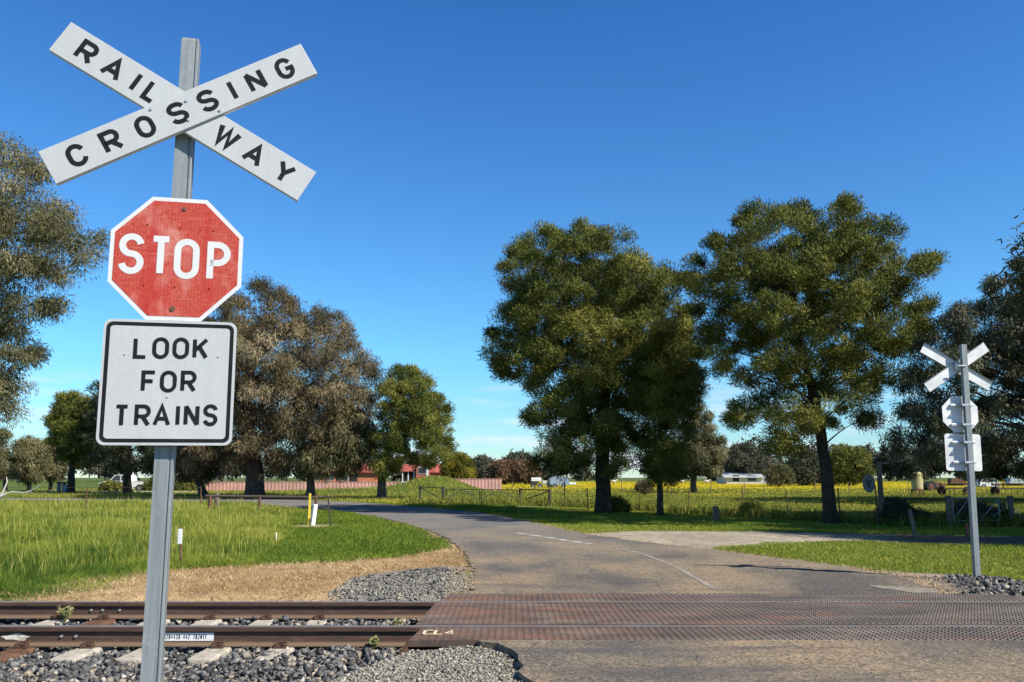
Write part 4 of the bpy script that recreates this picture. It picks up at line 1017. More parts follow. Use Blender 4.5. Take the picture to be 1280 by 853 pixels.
bush('bush', 'left of the two russet bushes beyond the pink fence', 150, [(612, 600), (614, 586), (625, 579), (640, 580), (648, 590), (648, 600)], L_red, 30, (.9, 1.6), .8, (.5, .16), 51, group='russet bushes beyond the pink fence')
bush('bush', 'right of the two russet bushes, nearer the tall dense pine', 150, [(642, 600), (642, 585), (652, 578), (664, 580), (670, 590), (672, 600)], L_red, 30, (.9, 1.6), .8, (.5, .16), 52, group='russet bushes beyond the pink fence')
bush('tree', 'dark round tree directly behind the yellow-green bush', 160, [(585, 600), (588, 582), (600, 574), (612, 577), (618, 590), (616, 601)], L_far, 30, (1.0, 1.8), .9, (.55, .18), 53, 'tree')
bush('tree', 'tall grey-olive tree rising behind the two russet bushes', 190, [(632, 590), (636, 574), (650, 568), (660, 572), (664, 585), (660, 598), (640, 598)], L_far, 30, (1.0, 1.9), 1.0, (.6, .2), 54, 'tree')
bush('tree', 'round grey-green tree above the white farm building', 170, [(908, 594), (908, 572), (918, 559), (934, 557), (948, 563), (960, 576), (964, 588), (950, 592)], L_far, 40, (1.1, 2.0), .95, (.55, .18), 55, 'tree')
bush('tree', 'domed dark green tree between the leaning pine and the tall fence post', 130, [(1032, 602), (1034, 575), (1046, 562), (1062, 558), (1078, 564), (1088, 580), (1090, 601)], L_pine, 40, (1.0, 1.8), .8, (.45, .13), 56, 'tree')
bush('tree', 'dark spreading tree left of the leaning pine trunk', 130, [(985, 602), (984, 580), (995, 568), (1010, 566), (1024, 574), (1028, 602)], L_far, 34, (1.0, 1.7), .8, (.45, .14), 57, 'tree')
bush('bush', 'pale grey bush in front of the white farm building', 120, [(960, 602), (962, 590), (972, 583), (984, 586), (990, 602)], L_gum, 24, (.6, 1.2), .6, (.35, .1), 58)
bush('bush', 'small dark bush in the right field fence beside the stump', 33.0, blob(940, 641, 11, 9, seed=1), L_green, 18, (.2, .4), .2, (.14, .03), 59)
bush('bush', 'tiny scrubby bush in the yellow field beyond the young pine', 70.0, blob(805, 609, 8, 5, seed=2), L_brown, 12, (.3, .5), .3, (.2, .05), 60)
d_f = G(1100, 657)[1]
bush('bush', 'dark tangled shrub under the falling rail beside the tall fence post', d_f + .6, [(1102, 656), (1104, 636), (1118, 628), (1130, 634), (1142, 642), (1160, 648), (1165, 657)], L_dark, 30, (.25, .5), .22, (.13, .035), 61)
bush('bush', 'dark leafy shrub growing through the right-hand metal gate', d_f + .8, [(1192, 658), (1192, 640), (1206, 632), (1222, 634), (1240, 640), (1256, 644), (1262, 658)], L_dark, 30, (.25, .5), .22, (.13, .035), 62)
bush('bush', 'weedy clump at the foot of the tall dense pine', d1 + .7, [(758, 641), (759, 630), (768, 626), (780, 630), (785, 640)], L_green, 16, (.25, .45), .22, (.18, .03), 63)
bush('hedge', 'low green hedge under the trees beside the white utility truck', 88.0, [(180, 612), (182, 602), (200, 598), (225, 600), (250, 603), (250, 613)], L_green, 24, (.4, .8), .4, (.22, .07), 64, 'hedge')
bush('bush', 'dark bush between the two dark trunks in front of the white utility truck', 86.0, [(125, 612), (126, 606), (140, 604), (155, 607), (158, 613)], L_green, 14, (.3, .5), .3, (.22, .07), 65)

# far wood along the horizon: one mass
def treeline():
    n_ = 190; xs_ = np.sort(rng.uniform(-420, 420, n_)); Vs, Fs, Ts = [], [], []; k = 0
    for i in range(n_):
        yy = rng.uniform(300, 380); h = rng.uniform(6, 13) * (1.25 if abs(xs_[i]) > 60 else .95); r = rng.uniform(4, 8)
        nn = 700; cl_ = unit(rng.normal(size=(26, 3))) * rng.uniform(.5, 1, (26, 1)) * np.array([r, r, h * .45]) + np.array([xs_[i], yy, h * .52])
        ci = rng.integers(0, 26, nn); C_ = cl_[ci] + rng.normal(0, .6, (nn, 3)); C_[:, 2] = np.maximum(C_[:, 2], .2)
        V, Fq, T = leaves(C_, unit(rng.normal(size=(nn, 3))), rng.uniform(1.0, 1.9, nn), rng.uniform(.5, 1.0, nn), np.clip(rng.normal(.45 + rng.normal(0, .15), .18, nn), 0, 1), .2)
        Vs.append(V); Fs.append(Fq + k); Ts.append(T); k += len(V)
    tag(np_mesh('far_wood', np.concatenate(Vs), [np.concatenate(Fs)], L_far, tint=np.concatenate(Ts)), 'far wood along the horizon', 'wood', kind='stuff')
treeline()

# ------------------------------------------------------------------ grass
def blades(name, X_, Y_, h, w, mat, lean=.45, label=None, cat='grass', tint=None):
    n_ = len(X_); Z_ = ground_h(X_, Y_) - .01
    az = rng.uniform(0, 6.283, n_); fa = rng.uniform(0, 6.283, n_); ln = np.abs(rng.normal(0, lean, n_))
    B = np.stack([X_, Y_, Z_], 1); d_ = np.stack([np.cos(az) * ln, np.sin(az) * ln, np.ones(n_)], 1)
    s_ = np.stack([np.cos(fa), np.sin(fa), np.zeros(n_)], 1) * (w / 2)[:, None]
    Mid = B + d_ * (h * .55)[:, None]; Tip = B + np.stack([d_[:, 0] * 1.7, d_[:, 1] * 1.7, np.ones(n_) * .98], 1) * h[:, None]
    V = np.stack([B - s_, B + s_, Mid + s_ * .8, Mid - s_ * .8, Tip], 1).reshape(-1, 3); b = np.arange(n_)[:, None] * 5
    T = np.repeat(np.clip(tint if tint is not None else rng.normal(.5, .2, n_), 0, 1), 5)
    # dry tips stay with the blade
    o = np_mesh(name, V, [np.hstack([b, b + 1, b + 2, b + 3]), np.hstack([b + 3, b + 2, b + 4])], mat, tint=T)
    return tag(o, label, cat, kind='stuff')
G_long = leafmat('long_grass', [(0, (.04, .09, .014)), (.3, (.125, .19, .026)), (.6, (.27, .31, .045)), (.82, (.37, .37, .06)), (1, (.46, .42, .13))], .6, .25)
G_lawn = leafmat('short_grass', [(0, (.06, .115, .015)), (.4, (.15, .215, .024)), (.75, (.28, .31, .035)), (1, (.45, .40, .10))], .6, .25)
G_dry = leafmat('dry_grass', [(0, (.25, .14, .06)), (.5, (.46, .31, .15)), (1, (.66, .52, .30))], .8, .15)
G_fld = leafmat('field_grass', [(0, (.075, .105, .022)), (.5, (.25, .265, .045)), (1, (.48, .42, .10))], .7, .2)
def dens(y0, y1, fx0, fx1, dens_at, extra=1.25):
    """random points between y0 and y1 in front of the camera, thinning with distance"""
    Xs, Ys = [], []; y = y0
    while y < y1:
        s = max(.5, y * .05); a = fx0(y + s / 2); b = fx1(y + s / 2)
        m = int(dens_at(y) * s * max(b - a, 0)); Xs.append(rng.uniform(a, b, m)); Ys.append(rng.uniform(y, y + s, m)); y += s
    return np.concatenate(Xs), np.concatenate(Ys)
TALL = np.vstack([GP([(-220, 756), (0, 747), (60, 741), (110, 722), (190, 713), (300, 706), (355, 703), (380, 680), (400, 668), (395, 652), (398, 640), (330, 634.5)]), [[-30, 44]], [[-46, 85]], [[-70, 85]], [[-30, 11]]])
X_, Y_ = dens(10.3, 84, lambda y: -y * .74 - 1, lambda y: -1.8 - y * .17, lambda y: min(2900, 31000 / y))
k = (signed(TALL, X_, Y_) + .5 * wob(X_, Y_, .7) + rng.normal(0, .25, len(X_)) > .1) & (signed(RB, X_, Y_) < -.25) & (np.hypot(X_ - G(392, 657)[0], (Y_ - G(392, 657)[1]) * .55) > .8 + .25 * wob(X_, Y_, .3)); X_, Y_ = X_[k], Y_[k]
nz_ = wob(X_, Y_ * .8, 1.5); nz2 = wob(X_ + 9, Y_, .8)
edge = sstep(0, 1.6, signed(TALL, X_, Y_))
h = (.08 + .10 * edge) * (1 + .5 * nz2 + .35 * wob(X_, Y_, .3)) * rng.uniform(.45, 1.3, len(X_))
t_ = .42 + .28 * nz_ + .16 * nz2 + .14 * np.exp(-((X_ + 5.8) / 1.6) ** 2 - ((Y_ - 18.5) / 2.2) ** 2) + .06 * sstep(14, 26, Y_) + rng.normal(0, .13, len(X_)) + .2 * wob(X_, Y_, .22) + .1 * wob(X_ + 3, Y_, .5) - .22 * sstep(16.5, 12, Y_) * sstep(-3.5, -6, X_)
blades('long_grass', X_, Y_, h, np.maximum(.005, .00045 * Y_) * rng.uniform(.6, 1.5, len(X_)), G_long, .4, 'long green meadow grass left of the track', tint=t_)
# seed heads standing above the long grass
k = rng.random(len(X_)) < .018; k &= (edge > .5)
blades('grass_seed_stalks', X_[k], Y_[k], h[k] * 1.5 + .12, np.maximum(.007, .0005 * Y_[k]), G_long, .2, 'straw coloured seed stalks in the meadow', tint=rng.normal(.88, .08, k.sum()))
# mown verge on the left
X_, Y_ = dens(10.5, 48, lambda y: -2.2 - y * .22, lambda y: 0.2, lambda y: min(1500, 15000 / y))
k = (signed(TALL, X_, Y_) < 1.4) & (signed(RB, X_, Y_) < -.12 + .12 * wob(X_, Y_, .5)) & (signed(dry, X_, Y_) + .2 * wob(X_, Y_, .6) < -.02) & (np.hypot(X_ - G(392, 657)[0], (Y_ - G(392, 657)[1]) * .55) > .8 + .25 * wob(X_, Y_, .3)); X_, Y_ = X_[k], Y_[k]
blades('short_grass', X_, Y_, rng.uniform(.03, .1, len(X_)) * (1 + .5 * wob(X_, Y_, 1)), np.maximum(.008, .0007 * Y_) * rng.uniform(.7, 1.3, len(X_)), G_lawn, .5, 'short bright green grass on the left road verge', tint=.36 + .13 * wob(X_, Y_, 1.5) + rng.normal(0, .14, len(X_)))
# dry strip
X_, Y_ = dens(9.3, 17, lambda y: -y * .72 - 1, lambda y: .3, lambda y: 700)
k = (rng.random(len(X_)) < np.clip(.55 + .6 * wob(X_, Y_, .45), .08, 1)) & (signed(dry, X_, Y_) + .2 * wob(X_, Y_, .7) > -.12) & (signed(RB, X_, Y_) < .0) & (signed(pile_f, X_, Y_) < .1); X_, Y_ = X_[k], Y_[k]
X2_, Y2_ = dens(10, 42, lambda y: -.4 * y - 1, lambda y: .7 * y, lambda y: min(500, 6000 / y)); sg_ = signed(RB, X2_, Y2_); k = (sg_ > -.32 + .12 * wob(X2_, Y2_, .4)) & (sg_ < .05 + .05 * wob(X2_, Y2_, .25)) & (rng.random(len(X2_)) < .7); X_ = np.concatenate([X_, X2_[k]]); Y_ = np.concatenate([Y_, Y2_[k]])
blades('dry_grass', X_, Y_, rng.uniform(.02, .075, len(X_)), .009 * rng.uniform(.6, 1.6, len(X_)), G_dry, 1.3, 'dead straw coloured grass strip beyond the track', tint=.5 + .25 * wob(X_, Y_, .7) + rng.normal(0, .18, len(X_)))
# right lawn
X_, Y_ = dens(10.8, 42, lambda y: -.05 * y, lambda y: y * .72 + 1, lambda y: min(1200, 14000 / y))
ok = lambda X_, Y_: (signed(RB, X_, Y_) < -.1 + .1 * wob(X_, Y_, .5)) & (signed(drive, X_, Y_) + .25 * wob(X_, Y_, .7) < -.05) & (signed(shoulder, X_, Y_) < .0) & (signed(rock_r, X_, Y_) < .05)
k = ok(X_, Y_) & (Y_ > 10.9); X_, Y_ = X_[k], Y_[k]
fenceY = lambda X_: np.interp(X_, [-8, G(690, 632)[0], G(760, 637)[0], G(900, 646)[0], G(1100, 655)[0], 40], [47, G(690, 632)[1], G(760, 637)[1] + 1.5, G(900, 646)[1] + 1, d_f, d_f - 3])
k = Y_ < fenceY(X_) - .4; X_, Y_ = X_[k], Y_[k]
blades('lawn_grass', X_, Y_, rng.uniform(.02, .065, len(X_)) * (1 + .3 * wob(X_, Y_, 1)), np.maximum(.008, .0007 * Y_) * rng.uniform(.7, 1.3, len(X_)), G_lawn, .6, 'mown yellow-green grass on the right verge', tint=.64 + .18 * wob(X_, Y_, 2) + rng.normal(0, .14, len(X_)))
# field beyond the fence: taller along the wires
X_, Y_ = dens(22, 112, lambda y: -.12 * y, lambda y: y * .74 + 1, lambda y: min(420, 11000 / y ** 1.25))
k = (Y_ > fenceY(X_) - .5) & (signed(RB, X_, Y_) < -.4) & ok(X_, Y_); X_, Y_ = X_[k], Y_[k]
fe = sstep(3.2, .3, np.abs(Y_ - fenceY(X_) - .5))
h = (.10 + .30 * fe) * rng.uniform(.5, 1.3, len(X_)) * (1 + .3 * wob(X_, Y_, 1.5))
blades('field_grass', X_, Y_, h, np.maximum(.012, .0008 * Y_) * rng.uniform(.7, 1.4, len(X_)), G_fld, .4, 'rough olive grass of the field beyond the wire fence', tint=.48 - .2 * fe + .18 * wob(X_, Y_ * .6, 5) + rng.normal(0, .14, len(X_)))
# far bank by the road bend
X_, Y_ = dens(44, 100, lambda y: -.55 * y, lambda y: -.06 * y, lambda y: 7000 / y ** 1.3)
k = (signed(RB, X_, Y_) < -.5) & (signed(TALL, X_, Y_) < 0); X_, Y_ = X_[k], Y_[k]
blades('bank_grass', X_, Y_, rng.uniform(.08, .28, len(X_)), np.maximum(.03, .0006 * Y_), G_fld, .4, 'rough grass on the bank beyond the road bend', tint=.52 + .25 * wob(X_, Y_, 3) + rng.normal(0, .14, len(X_)))
# yellow flowers
def flowers(name, X_, Y_, z, s, label):
    n_ = len(X_); Z_ = ground_h(X_, Y_) + z; a = rng.uniform(0, 6.283, n_); C_ = np.stack([X_, Y_, Z_], 1)
    u1 = np.stack([np.cos(a), np.sin(a), rng.normal(0, .3, n_)], 1) * s[:, None]; u2 = np.stack([-np.sin(a), np.cos(a), rng.normal(0, .3, n_) + .3], 1) * s[:, None]
    V = np.stack([C_ - u1, C_ - u2, C_ + u1, C_ + u2], 1).reshape(-1, 3)
    tag(np_mesh(name, V, [np.arange(n_ * 4).reshape(n_, 4)], leafmat(name, [(0, (.45, .36, .02)), (1, (.75, .62, .05))], .6, .25), tint=np.repeat(rng.random(n_), 4)), label, 'flowers', kind='stuff')
X_, Y_ = dens(30, 240, lambda y: -.02 * y, lambda y: y * .72, lambda y: 30 if y < 75 else 26.0)
pr = np.where(Y_ < 75, sstep(.15, .85, wob(X_, Y_ * .7, 5)) * .6 + .05, .1 + .9 * sstep(98, 120, Y_))
k = (rng.random(len(X_)) < pr) & (Y_ > fenceY(X_) + .8); X_, Y_ = X_[k], Y_[k]
flowers('yellow_flowers', X_, Y_, rng.uniform(.1, .25, len(X_)), np.where(Y_ < 75, np.maximum(.014, .0005 * Y_), .0006 * Y_) * rng.uniform(.7, 1.3, len(X_)), 'yellow weed flowers scattered through the right field')
X_, Y_ = dens(44, 60, lambda y: -9, lambda y: 0, lambda y: 28)
k = (signed(RB, X_, Y_) < -.2) & (signed(RB, X_, Y_) > -2.6); X_, Y_ = X_[k], Y_[k]
flowers('verge_flowers', X_, Y_, rng.uniform(.05, .15, len(X_)), rng.uniform(.02, .045, len(X_)), 'yellow flowers edging the road bend')
# weeds by the rails
def weed(px_, yr, h_, lab, seed):
    r_ = np.random.default_rng(seed); x0 = P(px_, 770, yr)[0]; rt = MB()
    for i in range(16):
        a = r_.uniform(0, 6.28); q = r_.uniform(.3, 1) * h_; rt.tube([(0, 0, 0), (math.cos(a) * q * .25, math.sin(a) * q * .25, q * .6), (math.cos(a) * q * .6, math.sin(a) * q * .6, q)], [.003, .0025, .001], 4, False)
        for j in range(3):
            c_ = Vector((math.cos(a) * q * .4, math.sin(a) * q * .4, q * (.55 + .15 * j))); s_ = .02
            rt.add([c_, c_ + Vector((s_, r_.normal(0, s_), s_)), c_ + Vector((0, s_, 2 * s_)), c_ + Vector((-s_, r_.normal(0, s_), s_))], [(0, 1, 2, 3)])
    o = rt.build('weed', plain('weed_leaf', (.2, .19, .07), .7, 0, .3, 30), loc=(x0, yr, -.2)); tag(o, lab, 'weed')
weed(82, RAIL_F - .22, .2, 'green weed growing between the rails left of the sign post', 1)
weed(497, RAIL_F - .75, .12, 'dry tuft in the ballast at the ramp of the middle panel', 2)
weed(468, RAIL_N - .12, .12, 'dry tuft in front of the nearer rail by the stone heap', 3)

# ------------------------------------------------------------------ small posts and markers on the left
def gz(x, y): return float(ground_h(np.array([x]), np.array([y]))[0])
q = G(226.5, 706); e = empty('marker_post', (q[0], q[1], gz(q[0], q[1])), 'short rusty stake with a white plate at the edge of the long grass', 'marker post')
t = P(225.5, 659, q[1]) - q
MB().tube([(0, 0, -.1), (t[0], 0, t[2] + .03)], .016, 6).build('stake', M['rust'], e)
MB().box((t[0] * .8, -.022, t[2] - .13), (.075, .012, .25), bev=.01).build('marker_plate', M['white_paint'], e)
def leaning(name, lab, cat, base_px, top_px, w, mat, grp=None, cap=None, sides=4):
    q = G(*base_px); zz = gz(q[0], q[1]); t = P(top_px[0], top_px[1], q[1])
    o = MB().tube([(0, 0, -.1), ((t[0] - q[0]) * .98, 0, (t[2] - zz) * .98), (t[0] - q[0], 0, t[2] - zz)], [w, w, w * .8], sides)
    o = o.build(name, mat, loc=(q[0], q[1], zz)); return tag(o, lab, cat, grp)
leaning('marker_post', 'thin yellow marker post beside the white post on the dry patch', 'marker post', (386, 657), (387.5, 617), .05, M['yellow_paint'])
leaning('marker_post', 'short thick white post leaning right on the dry patch', 'marker post', (390, 656), (394, 630.5), .085, M['white_paint'])
leaning('star_picket', 'thin dark star picket right of the white post on the verge', 'stake', (414, 658), (410, 621), .03, M['dark_steel'])
leaning('stake', 'thin white stick standing in the long grass near the verge', 'stake', (345.5, 678), (345.5, 666), .018, M['white_paint'])
leaning('stake', 'leaning grey wooden stake at the edge of the gravel driveway', 'stake', (1145, 671), (1137, 637), .045, M['wood'])
leaning('stake', 'short red-topped peg left of the far crossing sign post', 'stake', (1209, 669), (1208, 655), .035, plain('faded_red_peg', (.3, .08, .06), .8, 0, .3, 8))
leaning('stump_post', 'short weathered wooden stump post in front of the yellow field', 'post', (895, 651), (894.5, 633), .10, M['wood'], sides=8)
# bleached branch
q = P(-6, 640, 15.5)
br = MB(); W_ = lambda a, b: Vector(P(a, b, 15.5)) - Vector(q)
br.tube([W_(-30, 668), W_(-8, 632), W_(4, 615), W_(9, 602), W_(8, 596)], [.03, .022, .016, .01, .005], 6)
br.tube([W_(-2, 622), W_(14, 615), W_(30, 616), W_(42, 612), W_(52, 605)], [.016, .012, .009, .006, .003], 6).tube([W_(33, 616), W_(38, 615), W_(42, 617)], [.006, .004, .002], 5).tube([W_(12, 616), W_(3, 618), W_(-14, 617)], [.008, .006, .004], 5)
tag(br.build('dead_branch', M['dead_wood'], loc=tuple(q)), 'bleached bare branch sticking out of the grass at the left edge', 'branch')

# ------------------------------------------------------------------ fences and gates
def fence(name, lab, posts, hts, wires, pr=.028, pm_=None, wr=.004, grp=None, off=0.0):
    """posts: ground points; hts: heights; wires: fractions of the height"""
    q0 = posts[0]; e = empty(name, (q0[0], q0[1], gz(q0[0], q0[1])), lab, 'fence', grp); tops = []
    for q, h_ in zip(posts, hts):
        b = Vector((q[0] - q0[0], q[1] - q0[1], gz(q[0], q[1]) - gz(q0[0], q0[1]))); tops.append((b, h_))
        MB().tube([b - Vector((0, 0, .1)), b + Vector((random.uniform(-.03, .03), 0, h_))], pr, 6).build('fence_post', pm_ or M['dark_steel'], e)
    for f_ in wires:
        MB().tube([b + Vector((0, -pr, h_ * f_)) for b, h_ in tops], wr, 4).build('wire', M['wire'], e)
    return e
# left meadow fence
lf = [G(a, b) for a, b in ((-120, 652), (-20, 652), (106, 651), (250, 649))]
fence('wire_fence', 'thin two-wire fence running through the long meadow grass', lf, [.98] * 4, (.62, .95), .02, M['rust'], .005)
# low beam barrier left of the road
q = G(258, 648); q2 = G(402, 641); e = empty('rail_barrier', (q[0], q[1], gz(q[0], q[1])), 'low dark steel rail barrier standing in long grass left of the road bend', 'barrier')
dv = Vector((q2[0] - q[0], q2[1] - q[1], 0)); zt = P(258, 625, q[1])[2]; zt2 = P(400, 626, q2[1])[2]
MB().tube([Vector((0, 0, zt)) - dv * .02, dv + Vector((0, 0, zt2))], .05, 6).build('rail', M['dark_steel'], e)
for k_, (px_, rr_) in enumerate(((.02, .07), (.42, .05), (.94, .06))):
    b = dv * px_; MB().tube([b + Vector((0, 0, -.1)), b + Vector((0, 0, zt - .03))], rr_, 6).build('barrier_post', M['rust'], e)
MB().tube([dv * .02 + Vector((-.3, .6, zt - .05)), dv * 1.05 + Vector((.3, .5, zt2 + .02))], .02, 5).build('wire', M['wire'], e)
leaning('stump_post', 'short grey wooden post behind the low steel rail barrier', 'post', (271, 641), (271, 616), .1, M['wood'], sides=8)

# farm gate beyond the bend
def pole(e, b, h_, r_, mat=None, name='gate_post'): return MB().tube([b + Vector((0, 0, -.1)), b + Vector((0, 0, h_))], r_, 8).build(name, mat or M['dark_steel'], e)
gpx = [(525, 627), (554, 628.5), (650, 630.5), (687, 632)]; gp = [Vector(G(a, b)) for a, b in gpx]
ght = [P(a, b, g_[1])[2] for (a, b), g_ in zip([(525, 607.5), (554, 609), (650, 610.5), (687, 611.5)], gp)]
def brace(name, lab, i, j, flip, grp):
    e = empty(name, tuple(gp[i]), lab, 'fence', grp); v_ = gp[j] - gp[i]
    pole(e, Vector((0, 0, 0)), ght[i], .065); 
    if name == 'brace_panel': pole(e, v_, ght[j], .085)
    MB().tube([Vector((0, 0, ght[i] - .06)), v_ + Vector((0, 0, ght[j] - .06))], .03, 6).build('top_rail', M['dark_steel'], e)
    a, b = (Vector((0, 0, ght[i] - .1)), v_ + Vector((0, 0, .15))) if not flip else (Vector((0, 0, .15)), v_ + Vector((0, 0, ght[j] - .1)))
    MB().tube([a, b], .028, 6).build('diagonal_brace', M['dark_steel'], e)
brace('brace_panel', 'braced strainer panel left of the double farm gate', 0, 1, False, 'braced panels beside the farm gate')
brace('brace_panel', 'braced strainer panel right of the double farm gate by the tall dense pine', 2, 3, True, 'braced panels beside the farm gate')
e = empty('farm_gate', tuple(gp[1] + Vector((.15, 0, 0))), 'wide double farm gate of thin bars with crossed braces beyond the road bend', 'gate')
v_ = gp[2] - gp[1] - Vector((.3, 0, 0)); gh = ght[1] - .12
for a, b in ((0, .49), (.51, 1)):
    fr2 = MB(); A_ = v_ * a; B_ = v_ * b
    for z in (.18, gh): fr2.tube([A_ + Vector((0, 0, z)), B_ + Vector((0, 0, z))], .022, 6)
    for q in (A_, B_): fr2.tube([q + Vector((0, 0, .16)), q + Vector((0, 0, gh + .02))], .024, 6)
    fr2.build('gate_frame', M['dark_steel'], e)
    MB().tube([A_ + Vector((0, 0, .2)), A_.lerp(B_, .5) + Vector((0, 0, gh)), B_ + Vector((0, 0, .2))], .02, 6).build('diagonal_brace', M['galv_bright'], e)
    ms = MB()
    for k in range(1, 5): z = .18 + (gh - .18) * k / 5; ms.tube([A_ + Vector((0, .01, z)), B_ + Vector((0, .01, z))], .006, 4)
    for k in range(1, 9): q = A_.lerp(B_, k / 9); ms.tube([q + Vector((0, .012, .18)), q + Vector((0, .012, gh))], .005, 4)
    ms.build('gate_mesh', M['wire'], e)
# wire fence of the right field
rp = [Vector(G(687, 632)), Vector(G(706, 637)), Vector(G(735, 638)), Vector((P(800, 640, 38)[0], 38, 0)), Vector((P(862, 640, 36)[0], 36, 0)), Vector((P(929, 640, 34)[0], 34, 0)), Vector((P(985, 640, 32)[0], 32, 0)), Vector((P(1050, 640, d_f + 1.6)[0], d_f + 1.6, 0)), Vector((P(1097, 650, d_f)[0], d_f, 0))]
fence('wire_fence', 'wire fence with thin steel pickets along the front of the yellow field', rp, [1.0, 1.3, 1.0, 1.0, 1.0, 1.1, 1.0, 1.1, 1.2], (.35, .6, .93), .022, M['rust'], .004)
# a second fence across the field
mp_ = [Vector((P(px_, 600, 74)[0], 74, 0)) for px_ in (640, 700, 777, 839, 888, 930, 1018, 1060, 1135, 1180, 1232, 1300)]
fence('wire_fence', 'distant picket fence crossing the middle of the yellow field', mp_, [1.1] * len(mp_), (.6, .93), .03, M['wood'], .006)
# right-hand rails, tall post, gate
tb_ = Vector(G(1103, 656)); tall = P(1098.5, 577, tb_[1])
e = empty('fence_post', tuple(tb_), 'tall dark wooden post holding up rails next to the oval V sign', 'post')
MB().tube([(0, 0, -.2), ((tall[0] - tb_[0]) * .98, 0, tall[2] * .97), (tall[0] - tb_[0], 0, tall[2])], [.085, .075, .07], 8).build('post_shaft', M['wood'], e)
MB().box((tall[0] - tb_[0] + .1, -.02, tall[2] - .05), (.36, .06, .07)).build('cross_arm', M['wood'], e)
p2 = Vector(G(1187.5, 658)); p3 = Vector(G(1265.5, 657)); h2 = P(1187, 622, p2[1])[2]; h3 = P(1265, 622, p3[1])[2]
e = empty('rail_fence', tuple(p2), 'dark pipe rail fence between the tall post and the right-hand gate', 'fence')
pole(e, Vector((0, 0, 0)), h2 + .05, .08, M['wood'], 'fence_post'); v_ = tb_ - p2
MB().tube([v_ + Vector((.09, 0, P(1103, 623.5, tb_[1])[2])), Vector((-.06, 0, P(1187, 625, p2[1])[2]))], .028, 6).build('top_rail', M['dark_steel'], e)
MB().tube([v_ + Vector((.09, 0, P(1103, 628, tb_[1])[2])), v_ + Vector((P(1124, 634, tb_[1])[0] - tb_[0], 0, P(1124, 634, tb_[1])[2])), v_ + Vector((P(1142, 640, tb_[1])[0] - tb_[0], 0, P(1142, 640, tb_[1])[2]))], .022, 6).build('fallen_rail', M['dark_steel'], e)
e = empty('farm_gate', tuple(p2 + Vector((.12, 0, 0))), 'grey pipe gate with crossed braces behind the far crossing sign post', 'gate')
v_ = p3 - p2; g1 = v_ * .74
fm = MB()
for z in (.15, h2 - .02): fm.tube([Vector((0, 0, z)), g1 + Vector((0, 0, z))], .02, 6)
for q in (Vector((0, 0, 0)), g1): fm.tube([q + Vector((0, 0, .13)), q + Vector((0, 0, h2))], .022, 6)
fm.build('gate_frame', M['galv'], e)
MB().tube([Vector((0, 0, .2)), g1 * .35 + Vector((0, 0, h2 - .05))], .016, 6).build('diagonal_brace', M['galv'], e)
MB().tube([g1 * .6 + Vector((0, 0, .2)), g1 + Vector((0, 0, h2 - .05))], .016, 6).build('diagonal_brace', M['galv'], e)
ms = MB()
for k in range(1, 6): z = .15 + (h2 - .2) * k / 6; ms.tube([Vector((0, .012, z)), g1 + Vector((0, .012, z))], .005, 4)
for k in range(1, 12): q = g1 * (k / 12); ms.tube([q + Vector((0, .014, .15)), q + Vector((0, .014, h2 - .04))], .004, 4)
ms.build('gate_mesh', M['wire'], e)
e = empty('brace_panel', tuple(p3), 'dark strainer post with white stay bars and a small box at the right edge', 'fence', 'braced panels beside the farm gate')
pole(e, Vector((0, 0, 0)), h3 + .05, .085, M['wood'], 'gate_post')
MB().tube([Vector((.05, 0, h3 - .3)), Vector((P(1282, 662, p3[1])[0] - p3.x, -.3, 0))], .018, 6).build('stay', M['galv_bright'], e)
MB().tube([Vector((-.05, 0, h3 - .2)), Vector((P(1246, 650, p3[1])[0] - p3.x, .2, .25))], .018, 6).build('stay', M['galv_bright'], e)
MB().box((P(1252, 633, p3[1])[0] - p3.x, -.05, P(1252, 633, p3[1])[2]), (.16, .1, .22), bev=.01).build('latch_box', M['dark_steel'], e)
MB().tube([Vector((.05, 0, h3 - .05)), Vector((4, -.6, h3 - .1))], .022, 6).build('top_rail', M['dark_steel'], e)
# oval sign with the letter V
c_ = P(1086, 604.5, tb_[1] - .25); e = empty('oval_sign', tuple(c_), 'grey oval hanging sign with a dark letter V left of the tall post', 'sign')
MB().prism([(.19 * math.cos(a), .275 * math.sin(a)) for a in np.linspace(0, 6.2832, 33)[:-1]], -.012, .012, Matrix.Rotation(R(90), 4, 'X')).build('sign_board', plain('grey_sign_board', (.15, .155, .16), .6, 0, .15, 8), e)
letter('V', .17, .27, .045, M['black_paint'], e, Matrix.Translation((0, -.013, 0)) @ Matrix.Rotation(R(90), 4, 'X'))
MB().tube([(.0, 0, .27), (.02, .05, .45), (tall[0] - c_[0], .25, .62)], .012, 6).build('hanger', M['dark_steel'], e)

